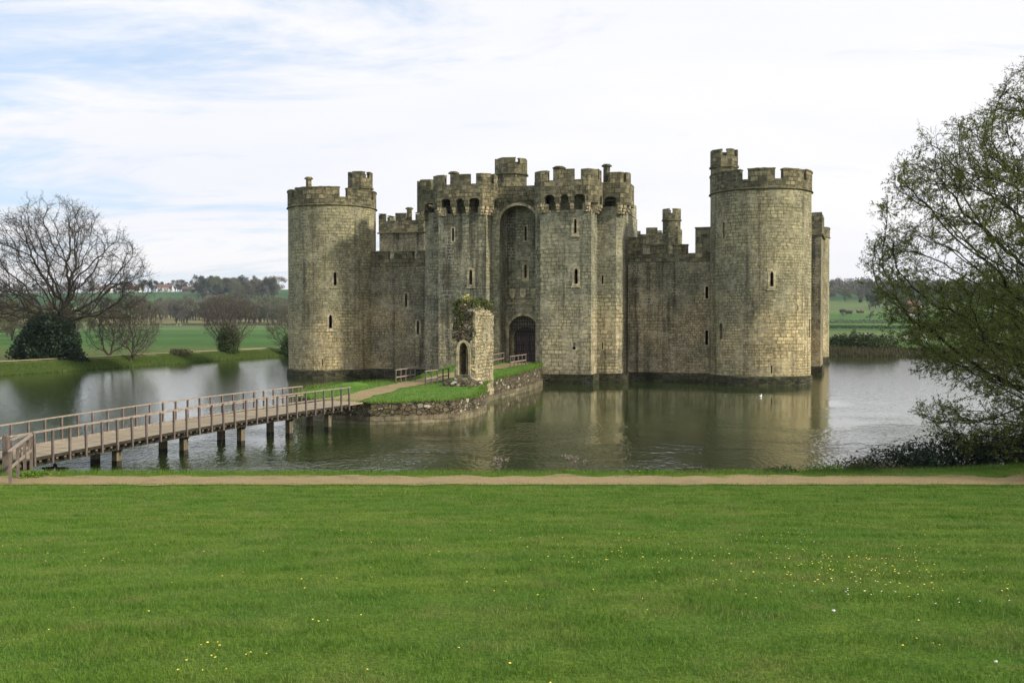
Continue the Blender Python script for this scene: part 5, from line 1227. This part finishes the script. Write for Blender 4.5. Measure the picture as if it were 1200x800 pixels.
# island grass
def island_grass():
    n = 60000; lo = np.array(ISL).min(0); hi = np.array(ISL).max(0); P = lo + RNG.uniform(0, 1, (n, 2)) * (hi - lo); ins = np.zeros(n, bool)
    for i in range(len(ISL)):
        a = ISL[i]; b = ISL[(i + 1) % len(ISL)]; ins ^= ((a[1] > P[:, 1]) != (b[1] > P[:, 1])) & (P[:, 0] < (b[0] - a[0]) * (P[:, 1] - a[1]) / (b[1] - a[1] + 1e-12) + a[0])
    P = P[ins]; pa = np.array([(-9.15, 52.6), (-8.9, 57.5), (-8.0, 62.8), (-6.3, 68.2), (-4.4, 75.5), (-1.6, 83), (.6, 89), (1.75, 94.2)]); d = np.full(len(P), 9.)
    for a, b in zip(pa[:-1], pa[1:]):
        e = b - a; t = np.clip(((P - a) @ e) / (e @ e), 0, 1); d = np.minimum(d, np.linalg.norm(P - a - t[:, None] * e, axis=1))
    P = P[d > 1.0]; edge = np.concatenate([np.array(D0)[RNG.integers(0, len(D0), 9000)] + RNG.normal(size=(9000, 2)) * .12]); P = np.concatenate([P, edge]); n = len(P)
    Z = np.array([zi(x, y) for x, y in P]) - .02; hh = .09 * RNG.uniform(.4, 1.4, n); hh[-9000:] *= 1.9; q = RNG.uniform(0, 6.283, n); w = .02; a = RNG.uniform(0, 6.283, n)
    v = np.stack([np.stack([P[:, 0] + np.cos(q) * w, P[:, 1] + np.sin(q) * w, Z], 1), np.stack([P[:, 0] - np.cos(q) * w, P[:, 1] - np.sin(q) * w, Z], 1), np.stack([P[:, 0] + np.cos(a) * hh * .6, P[:, 1] + np.sin(a) * hh * .6, Z + hh], 1)], 1).reshape(-1, 3)
    props(link('grass', np_mesh('grass', v, np.arange(3 * n).reshape(n, 3), RNG.uniform(0, 1, n)), M['grass']), 'bright green grass on the causeway island', None, None, 'stuff')
island_grass()
# ragged grass at the edges of the gravel path
def path_edge():
    n = 26000; x = RNG.uniform(-22, 22, n); up = RNG.uniform(0, 1, n) < .5
    w = np.array([noise.noise(Vector((a * 1.3, 7. * b, 0))) for a, b in zip(x, up)]); y = np.where(up, 31.05, 29.15) + np.where(up, -1, 1) * (w * .5 + RNG.normal(size=n) * .14)
    blades('grass', np.stack([x, y], 1), .07, .008, M['grass'], 'ragged grass creeping over the edges of the gravel path')
path_edge()
# lawn
def lawn():
    X0, X1 = -22, 22; n1 = 560000; Y = 5.2 + (29.3 - 5.2) * RNG.uniform(0, 1, n1) ** 1.25; Xw = (Y * .56 + 1.5); Xx = RNG.uniform(-1, 1, n1) * Xw
    dens = np.array([noise.noise(Vector((a * .9, b * 1.6, 0))) + .6 * noise.noise(Vector((a * 3.1, b * 4.2, 9))) for a, b in zip(Xx[::1], Y[::1])])
    hn = (.024 + .028 * np.clip(dens, -.3, 1.2)) * (1 + .015 * Y); P = np.stack([Xx, Y], 1)
    n = len(P); Z = hgt(P[:, 0], P[:, 1]); hh = hn * RNG.uniform(.5, 1.4, n); a = RNG.uniform(0, 2 * math.pi, n); le = RNG.uniform(.1, 1.1, n) * hh; q = RNG.uniform(0, 2 * math.pi, n); w = .0017 + .00026 * Y
    b0 = np.stack([P[:, 0] + np.cos(q) * w, P[:, 1] + np.sin(q) * w, Z - .005], 1); b1 = np.stack([P[:, 0] - np.cos(q) * w, P[:, 1] - np.sin(q) * w, Z - .005], 1); tp = np.stack([P[:, 0] + np.cos(a) * le, P[:, 1] + np.sin(a) * le, Z + hh], 1)
    v = np.stack([b0, b1, tp], 1).reshape(-1, 3); o = link('grass', np_mesh('grass', v, np.arange(3 * n).reshape(n, 3), np.clip(RNG.uniform(0, 1, n) * .7 + .15 - .45 * dens, 0, 1)), M['grass']); props(o, 'short mown lawn grass in the foreground', None, None, 'stuff')
lawn()
def lawn_at(px, py):
    for d in np.arange(5, 30, .05):
        x = (px - 600) / 1167 * d
        if 5.4 - (py - 378) / 1167 * d <= h1(x, d): return x, d
    return 0, 29
def flowers():
    cl = []   # cluster centre (x, y), spread, count
    for px, py, sx, n in [(1010, 660, .55, 26), (1025, 675, .6, 30), (985, 672, .6, 20), (1060, 690, .6, 12), (925, 685, .5, 12), (860, 655, .8, 20), (780, 655, 1.0, 20), (700, 660, 1.0, 14), (930, 632, 1.2, 16), (1092, 762, .08, 4), (240, 764, .06, 4), (272, 779, .14, 7), (235, 797, .12, 3), (365, 738, .08, 2), (55, 660, .7, 12), (75, 645, 1., 10), (400, 682, .5, 6), (580, 690, .6, 5), (850, 690, .7, 10), (520, 630, 1.2, 9), (1120, 650, .8, 12), (800, 650, 3., 40), (1000, 660, 2.5, 40), (300, 650, 4., 25), (900, 610, 5., 30), (600, 740, 1.5, 8)]:
        x, y = lawn_at(px, py); cl.append((x, y, sx, n))
    mb = MB()
    for x, y, s, n in cl:
        for _ in range(n):
            a = x + random.gauss(0, s); b = y + random.gauss(0, s * .8)
            if b > 29 or b < 5: continue
            z = h1(a, b) + random.uniform(.03, .06); r_ = random.uniform(.006, .011); k = 8
            mb.add([(a, b, z + r_ * .5)] + [(a + r_ * math.cos(6.283 * i / k), b + r_ * math.sin(6.283 * i / k), z + random.uniform(-.003, .003)) for i in range(k)], [(0, 1 + i, 1 + (i + 1) % k) for i in range(k)])
            mb.tube((a, b, z - .06), (a, b, z), .0015, .0015, 3, 1)
    props(build('dandelions', mb, [M['yellow'], M['grass']], uv=None), 'scattered yellow dandelions dotting the lawn', None, None, 'stuff')
    mb = MB()
    for px, py, s, n in [(1005, 700, .25, 9), (982, 690, .3, 6), (1142, 712, .2, 4), (940, 640, .8, 8)]:
        x, y = lawn_at(px, py)
        for _ in range(n):
            a = x + random.gauss(0, s); b = y + random.gauss(0, s * .5); z = h1(a, b) + .04; r_ = .008; mb.add([(a, b, z + .004)] + [(a + r_ * math.cos(6.283 * i / 8), b + r_ * math.sin(6.283 * i / 8), z) for i in range(8)], [(0, 1 + i, 1 + (i + 1) % 8) for i in range(8)])
    props(build('daisies', mb, M['petal'], uv=None), 'small white daisies on the right of the lawn', None, None, 'stuff')
flowers()
def fleck(px, py, lab, r_=.016):
    x, y = lawn_at(px, py); me = rock_mesh('pebble', r_, px, 2)
    for v in me.vertices: v.co.y *= .5; v.co += Vector((x, y, h1(x, y) + .03))
    props(link('pebble', me, M['petal']), lab, 'pebble')
fleck(979, 722, 'small pale fleck lying alone on the lawn at right'); fleck(1171, 783, 'tiny pale fleck near the lower right corner', .012)

# ------------------------------------------------------------------ buildings far away
def house(name, label, px, y, w, d, hw_, hr, wallm, roofm, rot=0., wins=3, chim=True, group=None):
    x = X(px, y); z = h1(x, y); t = props(empty(name, (x, y, z)), label, 'house' if 'house' in name else 'shed', group); t.rotation_euler.z = rot
    def loc(name, mb, m, par=t):
        me = mb.mesh(name); uvmap(me); o = bpy.data.objects.new(name, me); C.objects.link(o); me.materials.append(m); o.parent = par; return o
    mb = MB(); mb.prism([(-w / 2, -d / 2), (w / 2, -d / 2), (w / 2, d / 2), (-w / 2, d / 2)], -1.5, hw_); mb.add([(-w / 2, -d / 2, hw_), (-w / 2, d / 2, hw_), (-w / 2, 0, hw_ + hr - .1)], [(0, 1, 2)]); mb.add([(w / 2, -d / 2, hw_), (w / 2, d / 2, hw_), (w / 2, 0, hw_ + hr - .1)], [(0, 1, 2)]); loc('wall', mb, wallm)
    mb = MB(); e = .4
    for s in (-1, 1): mb.hexa([(-w / 2 - e, s * (d / 2 + e), hw_ - .25), (w / 2 + e, s * (d / 2 + e), hw_ - .25), (w / 2 + e, 0, hw_ + hr), (-w / 2 - e, 0, hw_ + hr), (-w / 2 - e, s * (d / 2 + e), hw_ - .0), (w / 2 + e, s * (d / 2 + e), hw_ - .0), (w / 2 + e, 0, hw_ + hr + .25), (-w / 2 - e, 0, hw_ + hr + .25)])
    rf = loc('roof', mb, roofm)
    if chim:
        for q in (-.35, .3): mb = MB(); mb.prism([(w * q - .5, -.5), (w * q + .5, -.5), (w * q + .5, .5), (w * q - .5, .5)], hw_ + hr * .5, hw_ + hr + 1.4); loc('chimney', mb, M['brick'], rf)
    for fl in range(1 if hw_ < 4 else 2):
        for k in range(wins):
            cx_ = -w / 2 + w * (k + .5) / wins; mb = MB(); mb.prism([(cx_ - .6, -d / 2 - .05), (cx_ + .6, -d / 2 - .05), (cx_ + .6, -d / 2 + .02), (cx_ - .6, -d / 2 + .02)], .9 + fl * 2.7, 2.3 + fl * 2.7); loc('window', mb, M['glass'])
    return t
GH = 'houses along the left hilltop'
house('house', 'white house with red roof standing highest on the left hilltop', 194, 1440, 21, 9, 6.0, 4.5, M['white'], M['redroof'], .05, 5, group=GH)
house('house', 'cream house with brown roof left of the white one on the hilltop', 158, 1440, 17, 9, 5.0, 4.0, M['white'], M['redroof'], -.1, 4, group=GH)
house('house', 'long low red roofed house right of the white one on the hilltop', 222, 1440, 19, 8, 3.2, 3.6, M['brick'], M['redroof'], .05, 4, group=GH)
house('house', 'small white gabled house at the right end of the hilltop row', 234.5, 1430, 9, 8, 5.0, 3.2, M['white'], M['redroof'], .4, 2, group=GH)
house('house', 'pale house glimpsed through the branches of the tall oak', 122, 1440, 22, 9, 4.5, 4.2, M['white'], M['redroof'], 0, 4, group=GH)
GF = 'farm buildings right of the castle'
house('farmhouse', 'red brick farmhouse in the trees on the right', 1069, 770, 9, 7, 5.0, 3.5, M['brick'], M['redroof'], .2, 3, group=GF)
house('shed', 'white roofed shed left of the brick farmhouse', 1056, 780, 5.5, 4, 2.2, 1., M['white'], M['white'], .1, 1, False, GF)
house('shed', 'white shed high on the right of the brick farmhouse', 1081, 790, 5, 4, 3.0, 1., M['white'], M['white'], 0, 1, False, GF)
house('shed', 'white shed in front of the brick farmhouse', 1072, 640, 5.5, 4, 2.2, .8, M['white'], M['white'], -.2, 1, False, GF)
house('shed', 'dark open fronted barn in front of the farmhouse', 1057, 700, 9, 5, 2.2, 1., M['dim'], M['slate'], .05, 1, False, GF)
house('field_shelter', 'dark field shelter nearest the castle on the right', 987.5, 760, 3.6, 2.5, 1.6, .5, M['dim'], M['dim'], .2, 1, False, 'field shelters on the right')
house('field_shelter', 'dark field shelter second from the castle, slightly lower', 995, 730, 4.0, 2.5, 1.6, .5, M['dim'], M['dim'], -.1, 1, False, 'field shelters on the right')
house('field_shelter', 'dark field shelter beside the hedge tree, third from the castle', 1008, 750, 4.6, 2.5, 1.6, .5, M['dim'], M['brick'], .1, 1, False, 'field shelters on the right')

# ------------------------------------------------------------------ animals
def ellipsoid(bm_, c, r, rot=0, n=2):
    pass
def skin_body(name, joints, edges, radii, m, parent=None, sub=2):
    me = bpy.data.meshes.new(name); me.from_pydata(joints, edges, []); o = bpy.data.objects.new(name, me); C.objects.link(o)
    md = o.modifiers.new('s', 'SKIN'); md.use_smooth_shade = True
    for i, r_ in enumerate(radii): me.skin_vertices[0].data[i].radius = r_ if isinstance(r_, tuple) else (r_, r_)
    me.skin_vertices[0].data[0].use_root = True
    s = o.modifiers.new('d', 'SUBSURF'); s.levels = sub; s.render_levels = sub
    dg = bpy.context.evaluated_depsgraph_get(); dg.update(); m2 = bpy.data.meshes.new_from_object(o.evaluated_get(dg)); m2.name = name; bpy.data.objects.remove(o); m2.materials.clear(); m2.materials.append(m)
    o = bpy.data.objects.new(name, m2); C.objects.link(o); o.parent = parent; return o
def duck(label, x, y, rot, bodym, headm, s=1.):
    t = props(empty('duck', (x, y, 0)), label, 'duck', None); t.rotation_euler.z = rot; t.scale = (s, s, s)
    skin_body('body', [(0, 0, .05), (.12, 0, .05), (.19, 0, .10), (.20, 0, .17), (.225, 0, .215), (-.12, 0, .06), (-.22, 0, .11)], [(0, 1), (1, 2), (2, 3), (3, 4), (0, 5), (5, 6)], [(.10, .085), (.085, .08), .045, .03, .042, (.085, .07), .022], bodym, t)
    skin_body('head', [(.222, 0, .215), (.245, 0, .22)], [(0, 1)], [.047, .036], headm, t, 1)
    mb = MB(); mb.bar((.27, 0, .212), (.335, 0, .203), .04, .016); me = mb.mesh('beak'); me.materials.append(M['beak']); o = bpy.data.objects.new('beak', me); C.objects.link(o); o.parent = t
duck('dark mallard floating under the left end of the footbridge', -16.35, 36.1, 3.0, M['feather'], M['drake'], 1.25)
duck('dark duck swimming close to the first bridge pile', -17.0, 36.4, .6, M['feather'], M['feather'], 1.0)
duck('small white bird floating in front of the right round tower', 18.1, 72.4, 1.0, M['white'], M['white'], .9)
sh_body = None
def sheep(label, x, y, rot, grp):
    global sh_body
    t = props(empty('sheep', (x, y, h1(x, y))), label, 'sheep', grp); t.rotation_euler.z = rot
    if sh_body is None:
        o = skin_body('body', [(0, 0, .62), (.38, 0, .64), (.55, 0, .78), (.72, 0, .74), (-.4, 0, .62), (.3, .16, .4), (.3, .18, .02), (.3, -.16, .4), (.3, -.18, .02), (-.35, .16, .4), (-.38, .18, .02), (-.35, -.16, .4), (-.38, -.18, .02)], [(0, 1), (1, 2), (2, 3), (0, 4), (1, 5), (5, 6), (1, 7), (7, 8), (4, 9), (9, 10), (4, 11), (11, 12)], [(.30, .27), (.27, .25), .13, .09, (.28, .25), .08, .04, .08, .04, .09, .04, .09, .04], M['wool'], t, 1); sh_body = o.data
    else: o = bpy.data.objects.new('body', sh_body); C.objects.link(o); o.parent = t
for k in range(22):
    y = random.uniform(235, 330); px = random.uniform(975, 1100); sheep('white sheep grazing in the light green field right of the castle', X(px, y), y, random.uniform(0, 6.28), 'sheep grazing right of the castle')
for k in range(3): sheep('white sheep far off in the tan field on the left', X(random.uniform(188, 215), 690), 690, random.uniform(0, 6.28), 'sheep in the left tan field')

# ------------------------------------------------------------------ air
hb = MB(); hb.prism([(-3500, -120), (3500, -120), (3500, 4500), (-3500, 4500)], -3, 140)
hm = bpy.data.materials.new('haze'); hm.use_nodes = True; nt = hm.node_tree; nt.nodes.clear(); ho = nt.nodes.new('ShaderNodeOutputMaterial'); hv = nt.nodes.new('ShaderNodeVolumePrincipled')
hv.inputs['Density'].default_value = .00009; hv.inputs['Color'].default_value = (.80, .88, 1., 1); hv.inputs['Anisotropy'].default_value = .2; nt.links.new(hv.outputs[0], ho.inputs['Volume'])
props(build('haze', hb, hm, uv=None), kind='stuff')
